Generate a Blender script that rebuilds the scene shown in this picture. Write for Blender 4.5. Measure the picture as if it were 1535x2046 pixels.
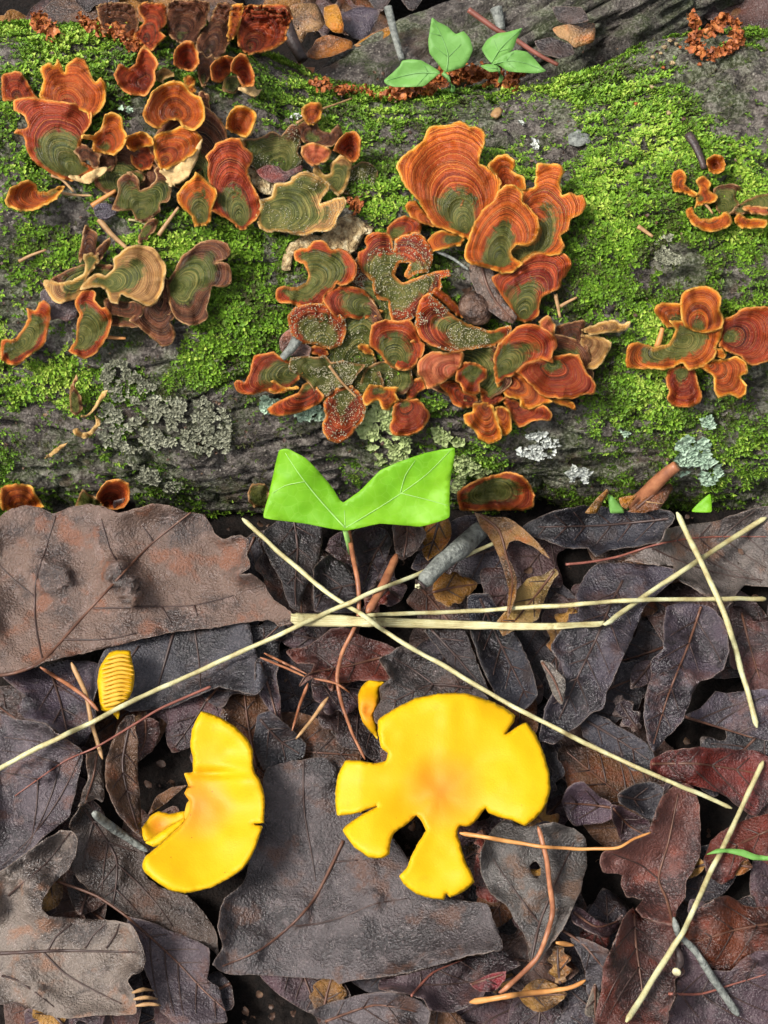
import bpy, math, random
import numpy as np
from mathutils import Vector
from mathutils.geometry import delaunay_2d_cdt

random.seed(7); RNG = np.random.default_rng(11)
for o in list(bpy.data.objects): bpy.data.objects.remove(o)
SC = bpy.context.scene; COL = SC.collection

# ---------------------------------------------------------------- camera
TILT = math.radians(22); DIST = 0.65; FPX = 3250.0; CX, CY = 767.5, 1023.0
CAM = np.array([0.0, -DIST*math.sin(TILT), DIST*math.cos(TILT)])
cd = bpy.data.cameras.new('camera'); cam = bpy.data.objects.new('camera', cd); COL.objects.link(cam)
cam.location = CAM; cam.rotation_euler = (TILT, 0, 0)
cd.sensor_fit = 'VERTICAL'; cd.sensor_height = 24.0; cd.lens = 24.0*FPX/2046.0
cd.clip_start = 0.01; cd.clip_end = 200
SC.camera = cam
# ---------------------------------------------------------------- sky, sun, exposure
SUN_EL, SUN_AZ = math.radians(58), math.radians(-98)
w = bpy.data.worlds.new('World'); SC.world = w; w.use_nodes = True
nt = w.node_tree; nt.nodes.clear()
sky = nt.nodes.new('ShaderNodeTexSky'); sky.sky_type = 'NISHITA'; sky.sun_disc = False
sky.sun_elevation = SUN_EL; sky.sun_rotation = SUN_AZ; sky.air_density = 1.0; sky.dust_density = 4.0; sky.ozone_density = 1.0
hs = nt.nodes.new('ShaderNodeHueSaturation'); hs.inputs['Saturation'].default_value = 0.32   # overcast: the blue is mostly gone
bg = nt.nodes.new('ShaderNodeBackground'); bg.inputs['Strength'].default_value = 0.06
wo = nt.nodes.new('ShaderNodeOutputWorld')
nt.links.new(sky.outputs[0], hs.inputs['Color']); nt.links.new(hs.outputs[0], bg.inputs[0]); nt.links.new(bg.outputs[0], wo.inputs[0])
sd = bpy.data.lights.new('sun', 'SUN'); sd.energy = 1.5; sd.angle = math.radians(16); sd.color = (1.0, 0.965, 0.91)
sun = bpy.data.objects.new('sun', sd); COL.objects.link(sun); sun.location = (0.5, 0.8, 2)
_d = Vector((math.sin(SUN_AZ)*math.cos(SUN_EL), math.cos(SUN_AZ)*math.cos(SUN_EL), math.sin(SUN_EL)))
sun.rotation_euler = _d.to_track_quat('Z', 'Y').to_euler()
SC.view_settings.view_transform = 'Standard'; SC.view_settings.look = 'None'
SC.view_settings.exposure = 1.62; SC.view_settings.gamma = 1.0
SC.view_settings.use_curve_mapping = False
SC.cycles.max_bounces = 4; SC.cycles.diffuse_bounces = 2; SC.cycles.glossy_bounces = 1; SC.cycles.transmission_bounces = 1
SC.cycles.use_adaptive_sampling = True; SC.cycles.adaptive_threshold = 0.02
SC.cycles.use_denoising = True

# ---------------------------------------------------------------- maths helpers
def vnoise(p):
    p = np.asarray(p, float); i = np.floor(p).astype(np.int64); f = p-i; u = f*f*(3-2*f)
    def h(a, b, c):
        n = (a*374761393 + b*668265263 + c*1274126177) & 0xffffffff
        n = ((n ^ (n >> 13))*1103515245) & 0xffffffff
        n = ((n ^ (n >> 15))*2246822519) & 0xffffffff
        return ((n ^ (n >> 16)) & 0xffffff)/16777215.0
    r = 0
    for dx in (0, 1):
        for dy in (0, 1):
            for dz in (0, 1):
                wgt = (u[:, 0] if dx else 1-u[:, 0])*(u[:, 1] if dy else 1-u[:, 1])*(u[:, 2] if dz else 1-u[:, 2])
                r = r + wgt*h(i[:, 0]+dx, i[:, 1]+dy, i[:, 2]+dz)
    return r
def fbm(p, o=4):
    p = np.asarray(p, float); a, s, t = 1.0, 0, 0
    for k in range(o):
        s = s + a*vnoise(p*(2.03**k)+17.3*k); t += a; a *= 0.5
    return s/t
def n2(x, y, z=0.0, o=3): return fbm(np.stack([x, y, np.zeros_like(x)+z], 1), o)
def sstep(a, b, x): t = np.clip((x-a)/(b-a), 0, 1); return t*t*(3-2*t)
def ray(px):
    px = np.asarray(px, float)
    x = (px[:, 0]-CX)/FPX; y = -(px[:, 1]-CY)/FPX
    c, s = math.cos(TILT), math.sin(TILT)
    d = np.stack([x, y*c+s, y*s-c], 1)
    return d/np.linalg.norm(d, axis=1)[:, None]
def at_z(px, z):
    d = ray(px); t = (z-CAM[2])/d[:, 2]
    return CAM + d*t[:, None]
def at_plane(px, p0, n):
    d = ray(px); n = np.array(n, float); t = ((np.array(p0)-CAM)@n)/(d@n)
    return CAM + d*t[:, None]
def to_px(P):
    v = P-CAM; c, s = math.cos(TILT), math.sin(TILT)
    x = v[:, 0]; y = v[:, 1]*c+v[:, 2]*s; z = -(v[:, 1]*s-v[:, 2]*c)
    z = -z
    return np.stack([CX+FPX*x/z, CY-FPX*y/z], 1)
# ---------------------------------------------------------------- the log as a radial surface round an axis along x
LZ = 0.0; LR = 0.089
def log_axis(x): return 0.089 + 0.004*np.sin(x*9.0+0.6)
def log_r(x, th, fine=False):
    back = sstep(2.0, 0.9, th)
    r = LR + back*(0.022*sstep(0.055, 0.135, x) + 0.029*sstep(0.0, -0.085, x))
    r = r + 0.004*(n2(x*11, th*1.6, 3.1, 2)-0.5)
    if fine:
        r = r + 0.0050*(n2(x*45, th*6, 9.0, 3)-0.5)
        rid = 1-np.abs(2*n2(x*34+2*n2(x*15, th*3, 1.0, 2), th*13+2.5*n2(x*20, th*4, 5.0, 2), 2.0, 3)-1)
        r = r - 0.0040*sstep(0.80, 0.99, rid)
        r = r + 0.0020*(n2(x*260, th*30, 4.0, 3)-0.5)
    return r
def log_polar(P):
    y = P[:, 1]-log_axis(P[:, 0]); z = P[:, 2]-LZ
    return np.hypot(y, z), np.arctan2(z, y)
def log_sdf(P):
    rho, th = log_polar(P); return rho-log_r(P[:, 0], th)
def log_pt(x, th, r): return np.stack([x, log_axis(x)+r*np.cos(th), LZ+r*np.sin(th)], 1)
def on_log(px, lift):
    d = ray(px); t = np.full(len(d), 0.36); best = np.full(len(d), 1e9); bt = t.copy()
    lift = np.zeros(len(d))+lift
    for k in range(46):
        f = log_sdf(CAM+d*t[:, None])-lift
        b = f < best; best = np.where(b, f, best); bt = np.where(b, t, bt)
        t = np.where(best < 1e-5, t, t+np.clip(f*0.8, -0.004, 0.03))
        t = np.minimum(t, 0.95)
    return CAM+d*bt[:, None]
def log_top(x, y):          # height of the log's upper side over a ground point
    u = y-log_axis(x); th = np.arccos(np.clip(u/0.09, -1, 1)); r = log_r(x, th)
    return np.where(np.abs(u) < r, LZ+np.sqrt(np.maximum(r*r-u*u, 0)), -1.0)
# ---------------------------------------------------------------- mesh helpers
def mk_mesh(name, V, T, mats=(), mi=None, attrs=None, smooth=True):
    me = bpy.data.meshes.new(name); V = np.asarray(V, np.float32); T = np.asarray(T, np.int32)
    me.vertices.add(len(V)); me.vertices.foreach_set('co', V.ravel())
    me.loops.add(T.size); me.loops.foreach_set('vertex_index', T.ravel())
    k = T.shape[1]
    me.polygons.add(len(T)); me.polygons.foreach_set('loop_start', np.arange(0, T.size, k, dtype=np.int32))
    me.polygons.foreach_set('loop_total', np.full(len(T), k, np.int32))
    for m in mats: me.materials.append(m)
    if mi is not None: me.polygons.foreach_set('material_index', np.asarray(mi, np.int32))
    me.polygons.foreach_set('use_smooth', np.full(len(T), smooth, bool))
    me.update(calc_edges=True)
    for a, v in (attrs or {}).items():
        at = me.attributes.new(a, 'FLOAT', 'POINT'); at.data.foreach_set('value', np.asarray(v, np.float32))
    return me
def link(name, me, loc=(0, 0, 0), parent=None, label=None, cat=None, group=None, kind=None, color=None):
    o = bpy.data.objects.new(name, me); COL.objects.link(o)
    if parent is not None:
        o.parent = parent
        o.location = Vector(loc)-parent.location
    else: o.location = loc
    if label: o['label'] = label
    if cat: o['category'] = cat
    if group: o['group'] = group
    if kind: o['kind'] = kind
    if color is not None: o.color = (*color, 1)
    return o
def place(name, V, T, base=None, **kw):
    """one mesh object whose origin stands at its own base"""
    V = np.asarray(V, float)
    if base is None: base = np.array([V[:, 0].mean(), V[:, 1].mean(), V[:, 2].min()])
    mk = {k: kw.pop(k) for k in ('mats', 'mi', 'attrs', 'smooth') if k in kw}
    return link(name, mk_mesh(name, V-base, T, **mk), base, **kw)
def in_poly(p, poly):
    x, y = p[:, 0], p[:, 1]; c = np.zeros(len(p), bool); n = len(poly); j = n-1
    for i in range(n):
        xi, yi = poly[i]; xj, yj = poly[j]
        m = ((yi > y) != (yj > y)) & (x < (xj-xi)*(y-yi)/((yj-yi) or 1e-12)+xi)
        c ^= m; j = i
    return c
def seg_dist(p, A, B):
    d = np.full(len(p), 1e9)
    for a, b in zip(A, B):
        ab = b-a; l = ab@ab or 1e-12
        t = np.clip(((p-a)@ab)/l, 0, 1); q = p-a-t[:, None]*ab
        d = np.minimum(d, np.hypot(q[:, 0], q[:, 1]))
    return d
def smooth_loop(pts, step, rag=0.0, seed=0.0, rnd=0.6):
    """closed Catmull-Rom through the points, resampled about every `step`"""
    P = np.asarray(pts, float); n = len(P); out = []
    for i in range(n):
        p0, p1, p2, p3 = P[i-1], P[i], P[(i+1) % n], P[(i+2) % n]
        m = max(1, int(round(np.linalg.norm(p2-p1)/step)))
        for k in range(m):
            t = k/m; m1 = rnd*(p2-p0)*0.5; m2 = rnd*(p3-p1)*0.5
            out.append((2*t**3-3*t*t+1)*p1+(t**3-2*t*t+t)*m1+(-2*t**3+3*t*t)*p2+(t**3-t*t)*m2)
    Q = np.array(out)
    if rag:
        s = np.arange(len(Q))*1.0
        nx = n2(s*0.55+seed*31, s*0+seed, 0.0, 2)-0.5; ny = n2(s*0.55+seed*17+90, s*0+seed+5, 0.0, 2)-0.5
        Q = Q+np.stack([nx, ny], 1)*2*rag
    return Q
def smooth_path(pts, step):
    P = np.asarray(pts, float); out = []
    for i in range(len(P)-1):
        p0 = P[max(i-1, 0)]; p1, p2 = P[i], P[i+1]; p3 = P[min(i+2, len(P)-1)]
        m = max(1, int(round(np.linalg.norm(p2-p1)/step)))
        for k in range(m):
            t = k/m; m1 = (p2-p0)*0.4; m2 = (p3-p1)*0.4
            out.append((2*t**3-3*t*t+1)*p1+(t**3-2*t*t+t)*m1+(-2*t**3+3*t*t)*p2+(t**3-t*t)*m2)
    out.append(P[-1]); return np.array(out)
def tri_poly(loop, spacing, holes=()):
    loops = [loop]+list(holes); pts = []; edges = []
    for L in loops:
        b = len(pts); pts += [tuple(q) for q in L]; edges += [(b+i, b+(i+1) % len(L)) for i in range(len(L))]
    bpts = np.array(pts); lo, hi = bpts.min(0), bpts.max(0)
    gx, gy = np.meshgrid(np.arange(lo[0], hi[0], spacing), np.arange(lo[1], hi[1], spacing*0.87))
    gx = gx+(np.arange(gx.shape[0]) % 2)[:, None]*spacing*0.5
    g = np.stack([gx.ravel(), gy.ravel()], 1)+RNG.uniform(-.15, .15, (gx.size, 2))*spacing
    g = g[in_poly(g, loop)]
    for h in holes:
        if len(g): g = g[~in_poly(g, h)]
    A = bpts[[e[0] for e in edges]]; B = bpts[[e[1] for e in edges]]
    if len(g):
        d = seg_dist(g, A, B); g = g[d > spacing*0.45]
    allp = np.vstack([bpts, g]) if len(g) else bpts
    r = delaunay_2d_cdt([Vector(q) for q in allp], edges, [], 0, 1e-6)
    V = np.array([(v.x, v.y) for v in r[0]]); T = np.array([f for f in r[2] if len(f) == 3])
    c = V[T].mean(1); k = in_poly(c, loop)
    for h in holes: k &= ~in_poly(c, h)
    T = T[k]
    a = V[T]; ar = (a[:, 1, 0]-a[:, 0, 0])*(a[:, 2, 1]-a[:, 0, 1])-(a[:, 1, 1]-a[:, 0, 1])*(a[:, 2, 0]-a[:, 0, 0])
    T = np.where((ar > 0)[:, None], T[:, ::-1], T)      # image y points down
    T = T[np.abs(ar) > 1e-9]
    used = np.unique(T); m = np.full(len(V), -1); m[used] = np.arange(len(used))
    V = V[used]; T = m[T]
    return V, T, seg_dist(V, A, B)
def v_normals(P, T):
    a, b, c = P[T[:, 0]], P[T[:, 1]], P[T[:, 2]]; n = np.cross(b-a, c-a); N = np.zeros_like(P)
    for k in range(3): np.add.at(N, T[:, k], n)
    return N/np.maximum(np.linalg.norm(N, axis=1), 1e-12)[:, None]
def thicken(P, T, th):
    """closed sheet: top, underside and rim. -> V, T, material index (underside = 1), vertex source"""
    N = v_normals(P, T); n = len(P); Bt = P-N*np.asarray(th)[..., None] if np.ndim(th) else P-N*th
    e = np.vstack([T[:, [0, 1]], T[:, [1, 2]], T[:, [2, 0]]]); key = np.sort(e, 1)
    _, idx, cnt = np.unique(key, axis=0, return_index=True, return_counts=True)
    be = e[idx[cnt == 1]]
    side = np.vstack([np.stack([be[:, 1], be[:, 0], be[:, 0]+n], 1), np.stack([be[:, 1], be[:, 0]+n, be[:, 1]+n], 1)])
    TT = np.vstack([T, T[:, ::-1]+n, side])
    mi = np.concatenate([np.zeros(len(T)), np.ones(len(T)), np.zeros(len(side))]).astype(int)
    return np.vstack([P, Bt]), TT, mi, np.concatenate([np.arange(n), np.arange(n)])
def tube(C, R, seg=7, flat=1.0, up=(0, 0, 1), cap=True):
    """tube round the points C with radii R; flat < 1 squeezes it along `up`"""
    C = np.asarray(C, float); n = len(C); R = np.zeros(n)+R
    t = np.gradient(C, axis=0); t /= np.maximum(np.linalg.norm(t, axis=1), 1e-12)[:, None]
    u = np.cross(t, np.array(up, float)); l = np.linalg.norm(u, axis=1)
    u = np.where((l < 1e-6)[:, None], np.array([1.0, 0, 0]), u/np.maximum(l, 1e-9)[:, None]); v = np.cross(u, t)
    a = np.arange(seg)*2*math.pi/seg
    V = (C[:, None, :]+R[:, None, None]*(np.cos(a)[None, :, None]*u[:, None, :]+flat*np.sin(a)[None, :, None]*v[:, None, :])).reshape(-1, 3)
    T = []
    for i in range(n-1):
        for k in range(seg):
            p, q = i*seg+k, i*seg+(k+1) % seg
            T += [(p, q, q+seg), (p, q+seg, p+seg)]
    if cap:
        V = np.vstack([V, C[:1], C[-1:]]); s, e = len(V)-2, len(V)-1
        for k in range(seg): T += [(s, (k+1) % seg, k), (e, (n-1)*seg+k, (n-1)*seg+(k+1) % seg)]
    return V, np.array(T)[:, ::-1]
# ---------------------------------------------------------------- materials
class NT:
    def __init__(s, name):
        s.m = bpy.data.materials.new(name); s.m.use_nodes = True; s.t = s.m.node_tree; s.t.nodes.clear()
        s.out = s.n('ShaderNodeOutputMaterial'); s.b = s.n('ShaderNodeBsdfPrincipled'); s.l(s.b.outputs[0], s.out.inputs[0])
    def n(s, t, **k):
        x = s.t.nodes.new(t)
        for a, v in k.items(): setattr(x, a, v)
        return x
    def l(s, a, b): s.t.links.new(a, b)
    def inp(s, node, i, v):
        if hasattr(v, 'node'): s.l(v, node.inputs[i])
        else: node.inputs[i].default_value = v
    def math(s, op, a, b=0.0, c=0.0, clamp=False):
        x = s.n('ShaderNodeMath', operation=op, use_clamp=clamp); s.inp(x, 0, a); s.inp(x, 1, b); s.inp(x, 2, c); return x.outputs[0]
    def attr(s, a): return s.n('ShaderNodeAttribute', attribute_name=a).outputs['Fac']
    def coord(s): return s.n('ShaderNodeTexCoord').outputs['Object']
    def geo(s): return s.n('ShaderNodeNewGeometry').outputs['Position']
    def noise(s, vec, scale, detail=4, rough=0.55, dist=0.0):
        x = s.n('ShaderNodeTexNoise'); s.inp(x, 'Vector', vec); s.inp(x, 'Scale', scale); s.inp(x, 'Detail', detail)
        s.inp(x, 'Roughness', rough); s.inp(x, 'Distortion', dist); return x.outputs['Fac']
    def noise1(s, w, scale, detail=2):
        x = s.n('ShaderNodeTexNoise', noise_dimensions='1D'); s.inp(x, 'W', w); s.inp(x, 'Scale', scale); s.inp(x, 'Detail', detail); return x.outputs['Fac']
    def vor(s, vec, scale, feature='F1', out='Distance', rnd=1.0):
        x = s.n('ShaderNodeTexVoronoi', feature=feature); s.inp(x, 'Vector', vec); s.inp(x, 'Scale', scale); s.inp(x, 'Randomness', rnd); return x.outputs[out]
    def map(s, v, a, b, c=0.0, d=1.0, smooth=True):
        x = s.n('ShaderNodeMapRange', interpolation_type='SMOOTHSTEP' if smooth else 'LINEAR')
        for i, q in enumerate((v, a, b, c, d)): s.inp(x, i, q)
        return x.outputs[0]
    def mix(s, f, a, b, mode='MIX'):
        x = s.n('ShaderNodeMix', data_type='RGBA', blend_type=mode); s.inp(x, 0, f)
        for i, v in ((6, a), (7, b)):
            s.inp(x, i, (*v, 1) if isinstance(v, tuple) and len(v) == 3 else v)
        return x.outputs[2]
    def ramp(s, f, stops):
        x = s.n('ShaderNodeValToRGB'); s.inp(x, 0, f); e = x.color_ramp.elements
        while len(e) < len(stops): e.new(0.5)
        for q, (p, c) in zip(e, stops): q.position = p; q.color = (*c, 1)
        return x.outputs[0]
    def bump(s, h, strength, dist, normal=None):
        x = s.n('ShaderNodeBump'); s.inp(x, 'Height', h); s.inp(x, 'Strength', strength); s.inp(x, 'Distance', dist)
        if normal is not None: s.l(normal, x.inputs['Normal'])
        return x.outputs[0]
    def set(s, **k):
        for a, v in k.items():
            nm = a.replace('_', ' ')
            s.inp(s.b, nm, (*v, 1) if 'Color' in nm and isinstance(v, tuple) and len(v) == 3 else v)
        return s.m

def mat_bracket(name, dark, mid, light, rim, edge, rough=0.36, rimw=1.0):
    s = NT(name); z = s.attr('zone'); dm = s.attr('edge_mm'); g = s.attr('green'); an = s.attr('angle'); P = s.coord()
    info = s.n('ShaderNodeObjectInfo'); rnd = info.outputs['Random']
    n1 = s.noise(P, 120, 3); n2_ = s.noise(P, 900, 3); blot = s.noise(P, 110, 5, 0.62)
    zz = s.math('ADD', z, s.math('MULTIPLY', s.math('SUBTRACT', n1, 0.5), 0.05))
    zz = s.math('ADD', zz, s.math('MULTIPLY', s.math('SUBTRACT', n2_, 0.5), 0.012))
    wv = s.math('ADD', zz, s.math('MULTIPLY', rnd, 9.0))
    b1 = s.noise1(wv, 7, 1); b2 = s.noise1(wv, 26, 2); b3 = s.noise1(wv, 75, 1)
    fib = s.noise1(s.math('ADD', an, s.math('MULTIPLY', n1, 0.25)), 42, 2)
    f = s.math('ADD', s.math('MULTIPLY', b1, 0.55), s.math('ADD', s.math('MULTIPLY', b2, 0.35), s.math('MULTIPLY', s.math('SUBTRACT', zz, 0.5), 0.22)))
    f = s.math('ADD', f, s.math('MULTIPLY', s.math('SUBTRACT', fib, 0.5), 0.10))
    c = s.ramp(f, [(0.27, dark), (0.44, mid), (0.64, light)])
    c = s.mix(s.map(b3, 0.40, 0.52, 0.55, 0.0), c, dark)
    c = s.mix(s.map(b3, 0.58, 0.70, 0.0, 0.28), c, edge)
    c = s.mix(s.map(blot, 0.58, 0.72, 0.0, 0.4), c, light)
    gv = s.math('ADD', s.math('MULTIPLY', b2, 0.45), s.math('MULTIPLY', blot, 0.55))
    grn = s.ramp(gv, [(0.32, (0.018, 0.030, 0.008)), (0.47, (0.072, 0.088, 0.018)), (0.62, (0.19, 0.17, 0.045))])
    grn = s.mix(s.map(b3, 0.40, 0.50, 0.55, 0.0), grn, (0.020, 0.026, 0.010))
    gz = s.math('ADD', zz, s.math('ADD', s.math('MULTIPLY', s.math('SUBTRACT', blot, 0.5), 0.75), s.math('ADD', s.math('MULTIPLY', s.math('SUBTRACT', s.noise(P, 48, 3), 0.5), 0.9), s.math('MULTIPLY', s.math('SUBTRACT', fib, 0.5), 0.25))))
    gm = s.math('MULTIPLY', s.map(gz, s.math('ADD', g, 0.10), s.math('SUBTRACT', g, 0.08)), s.map(g, 0.0, 0.12))
    c = s.mix(s.math('MULTIPLY', gm, 0.94), c, grn)
    dmn = s.math('ADD', dm, s.math('MULTIPLY', s.math('SUBTRACT', n1, 0.5), 2.4))
    side = s.math('MULTIPLY', s.map(z, 0.15, 0.6, 0.25, 1.0), s.map(s.noise(P, 60, 2), 0.36, 0.56, 0.35, 1.0))
    c = s.mix(s.math('MULTIPLY', side, s.map(dmn, 1.35*rimw, 0.45*rimw, 0.0, 0.85)), c, rim)
    c = s.mix(s.math('MULTIPLY', side, s.map(s.math('ADD', dm, s.math('MULTIPLY', s.math('SUBTRACT', n2_, 0.5), 0.7)), 0.62*rimw, 0.28*rimw, 0.0, 0.8)), c, edge)
    sp = s.vor(P, 1500); c = s.mix(s.math('MULTIPLY', s.map(sp, 0.22, 0.12), s.map(blot, 0.5, 0.68, 0.0, 0.6)), c, (0.42, 0.34, 0.20))
    h = s.math('ADD', s.math('MULTIPLY', b3, 0.5), s.math('ADD', s.math('MULTIPLY', b2, 0.8), s.math('MULTIPLY', s.noise(P, 2200, 2), 0.35)))
    h = s.math('ADD', h, s.math('ADD', s.math('MULTIPLY', fib, 0.35), s.math('MULTIPLY', s.noise(P, 380, 3), 0.8)))
    bp = s.bump(h, 0.65, 0.0012)
    r = s.map(blot, 0.35, 0.60, rough-0.16, rough+0.22)
    return s.set(Base_Color=c, Roughness=r, Normal=bp, Specular_IOR_Level=0.22)
def mat_under(name, a, b):
    s = NT(name); P = s.coord(); n = s.noise(P, 500, 4)
    return s.set(Base_Color=s.ramp(n, [(0.3, a), (0.7, b)]), Roughness=0.8, Normal=s.bump(s.noise(P, 1500, 3), 0.5, 0.0006))
M = {}
M['r'] = mat_bracket('red_bracket', (0.038, 0.006, 0.004), (0.165, 0.016, 0.006), (0.31, 0.042, 0.009), (0.50, 0.120, 0.014), (0.62, 0.29, 0.075))
M['o'] = mat_bracket('orange_bracket', (0.075, 0.012, 0.005), (0.25, 0.036, 0.006), (0.43, 0.088, 0.010), (0.60, 0.19, 0.012), (0.70, 0.40, 0.085), rimw=1.1)
M['b'] = mat_bracket('brown_bracket', (0.014, 0.007, 0.005), (0.065, 0.022, 0.012), (0.15, 0.048, 0.022), (0.27, 0.11, 0.040), (0.46, 0.28, 0.13), 0.26, 0.7)
M['t'] = mat_bracket('tan_bracket', (0.070, 0.026, 0.010), (0.20, 0.085, 0.028), (0.36, 0.20, 0.070), (0.50, 0.25, 0.055), (0.66, 0.45, 0.19), 0.45, 1.2)
M['p'] = mat_under('pale_underside', (0.42, 0.26, 0.10), (0.62, 0.44, 0.20))
M['k'] = mat_bracket('pink_bracket', (0.22, 0.038, 0.016), (0.38, 0.085, 0.038), (0.48, 0.14, 0.06), (0.55, 0.18, 0.03), (0.66, 0.38, 0.14), 0.3)
M['under'] = mat_under('bracket_underside', (0.26, 0.14, 0.05), (0.45, 0.29, 0.12))

def mat_bark(name, grey=1.0):
    s = NT(name); P = s.geo(); n = s.noise(P, 30, 6, 0.62); n3 = s.noise(P, 150, 6, 0.68); n4 = s.noise(P, 800, 5, 0.65); n5 = s.noise(P, 60, 5, 0.6)
    c = s.ramp(s.math('ADD', s.math('MULTIPLY', n3, 0.6), s.math('MULTIPLY', n4, 0.4)), [(0.36, (0.012, 0.010, 0.008)), (0.46, (0.070, 0.056, 0.048)), (0.55, (0.20*grey, 0.17*grey, 0.145*grey)), (0.66, (0.36*grey, 0.32*grey, 0.28*grey))])
    pale = s.ramp(n4, [(0.36, (0.045, 0.042, 0.026)), (0.50, (0.18, 0.185, 0.115)), (0.66, (0.36, 0.38, 0.27))])
    c = s.mix(s.math('MULTIPLY', s.map(n, 0.42, 0.58, 0.0, 0.9), s.map(n3, 0.40, 0.56, 0.2, 1.0)), c, pale)
    c = s.mix(s.math('MULTIPLY', s.map(n5, 0.47, 0.60, 0.0, 0.8), s.map(n4, 0.40, 0.58, 1.0, 0.3)), c, (0.036, 0.052, 0.010))
    c = s.mix(s.map(s.noise(P, 45, 4), 0.60, 0.70, 0.0, 0.6), c, (0.075, 0.040, 0.024))
    c = s.mix(s.math('MULTIPLY', s.map(s.vor(P, 520), 0.30, 0.16), s.map(n5, 0.40, 0.56, 0.8, 0.0)), c, (0.32, 0.29, 0.24))
    h = s.math('ADD', s.math('MULTIPLY', n3, 1.0), s.math('MULTIPLY', n4, 0.8))
    return s.set(Base_Color=c, Roughness=s.map(n3, 0.3, 0.7, 0.38, 0.85), Normal=s.bump(h, 1.0, 0.0030), Specular_IOR_Level=0.4)
M['bark'] = mat_bark('log_bark'); M['bark2'] = mat_bark('weathered_bark', grey=0.7)

def mat_moss():
    s = NT('moss'); t = s.attr('tone'); k = s.attr('tip')
    c = s.ramp(t, [(0.0, (0.050, 0.044, 0.020)), (0.22, (0.060, 0.085, 0.014)), (0.55, (0.110, 0.235, 0.014)), (0.85, (0.215, 0.38, 0.028)), (1.0, (0.38, 0.50, 0.075))])
    c = s.mix(s.map(k, 0.0, 1.0, 0.35, 0.0), c, (0.040, 0.045, 0.012))
    s.set(Base_Color=c, Roughness=0.55, Specular_IOR_Level=0.25)
    return s.m
M['moss'] = mat_moss()

def mat_dead():
    s = NT('dead_leaf'); P = s.coord(); oi = s.n('ShaderNodeObjectInfo'); hsv = s.n('ShaderNodeHueSaturation'); hsv.inputs['Saturation'].default_value = 1.35; s.l(oi.outputs['Color'], hsv.inputs['Color']); base = hsv.outputs[0]; rnd = oi.outputs['Random']
    off = s.n('ShaderNodeVectorMath', operation='ADD'); s.l(P, off.inputs[0])
    cmb = s.n('ShaderNodeCombineXYZ'); s.l(rnd, cmb.inputs[0]); s.l(rnd, cmb.inputs[2]); s.l(cmb.outputs[0], off.inputs[1]); P = off.outputs[0]
    n = s.noise(P, 38, 5, 0.62, 0.3); n3 = s.noise(P, 190, 5, 0.65); n4 = s.noise(P, 1100, 3, 0.6)
    dark = s.mix(1.0, base, (0.22, 0.19, 0.19), 'MULTIPLY'); lite = s.mix(0.38, s.mix(1.0, base, (1.6, 1.5, 1.45), 'MULTIPLY'), (0.15, 0.125, 0.125))
    c = s.mix(s.map(n, 0.40, 0.57), dark, base)
    c = s.mix(s.map(n3, 0.52, 0.72, 0.0, 0.8), c, lite)
    c = s.mix(s.map(s.noise(P, 75, 4, 0.6), 0.53, 0.66, 0.0, 0.75), c, s.mix(1.0, base, (1.35, 0.80, 0.52), 'MULTIPLY'))
    ve = s.vor(P, 620, 'DISTANCE_TO_EDGE', rnd=1.0); ve2 = s.vor(P, 210, 'DISTANCE_TO_EDGE')
    brk = s.map(s.noise(P, 120, 3), 0.45, 0.62)
    vl = s.math('MULTIPLY', brk, s.math('MAXIMUM', s.map(ve, 0.045, 0.0, 0.0, 0.5), s.map(ve2, 0.016, 0.0, 0.0, 0.8)))
    c = s.mix(s.math('MULTIPLY', vl, 0.30), c, dark)
    c = s.mix(s.map(n4, 0.54, 0.66, 0.0, 0.65), c, lite)
    c = s.mix(s.map(s.noise(P, 520, 4, 0.7), 0.60, 0.70, 0.0, 0.6), c, s.mix(1.0, base, (0.22, 0.20, 0.2), 'MULTIPLY'))
    c = s.mix(s.map(s.math('ADD', s.attr('edge_mm'), s.math('MULTIPLY', n3, 0.9)), 0.75, 0.35, 0.0, 0.65), c, s.mix(0.5, lite, (0.24, 0.17, 0.12)))
    sp = s.vor(P, 900); c = s.mix(s.math('MULTIPLY', s.map(sp, 0.22, 0.10), s.map(n3, 0.45, 0.65, 0.0, 0.75)), c, (0.30, 0.26, 0.22))
    h = s.math('ADD', s.math('MULTIPLY', n4, 0.75), s.math('MULTIPLY', n3, 0.40))
    wr = s.noise(P, 60, 2, 0.5, 0.4)
    bp = s.bump(h, 0.9, 0.0016, s.bump(wr, 0.35, 0.003))
    rr = s.map(s.noise(P, 60, 4), 0.36, 0.60, 0.19, 0.48)
    return s.set(Base_Color=c, Roughness=rr, Normal=bp, Specular_IOR_Level=0.5, Coat_Weight=s.map(n, 0.58, 0.40, 0.0, 0.55), Coat_Roughness=0.14, Coat_Normal=bp)
M['dead'] = mat_dead()
def mat_simple(name, stops, scale, rough, bumps=0.0, bscale=900, aniso=None, spec=0.4, bdist=0.0006):
    s = NT(name); P = s.coord(); V = P
    if aniso is not None:
        mp = s.n('ShaderNodeMapping'); mp.inputs['Scale'].default_value = aniso; s.l(P, mp.inputs[0]); V = mp.outputs[0]
    c = s.ramp(s.noise(V, scale, 5, 0.6), stops)
    s.set(Base_Color=c, Roughness=rough, Specular_IOR_Level=spec)
    if bumps: s.set(Normal=s.bump(s.noise(V, bscale, 3), bumps, bdist))
    return s.m
M['vein'] = mat_simple('leaf_vein', [(0.3, (0.060, 0.026, 0.018)), (0.7, (0.15, 0.068, 0.040))], 150, 0.45)
M['vein_dark'] = mat_simple('dark_leaf_vein', [(0.3, (0.024, 0.014, 0.012)), (0.7, (0.075, 0.042, 0.034))], 150, 0.45)
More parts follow.
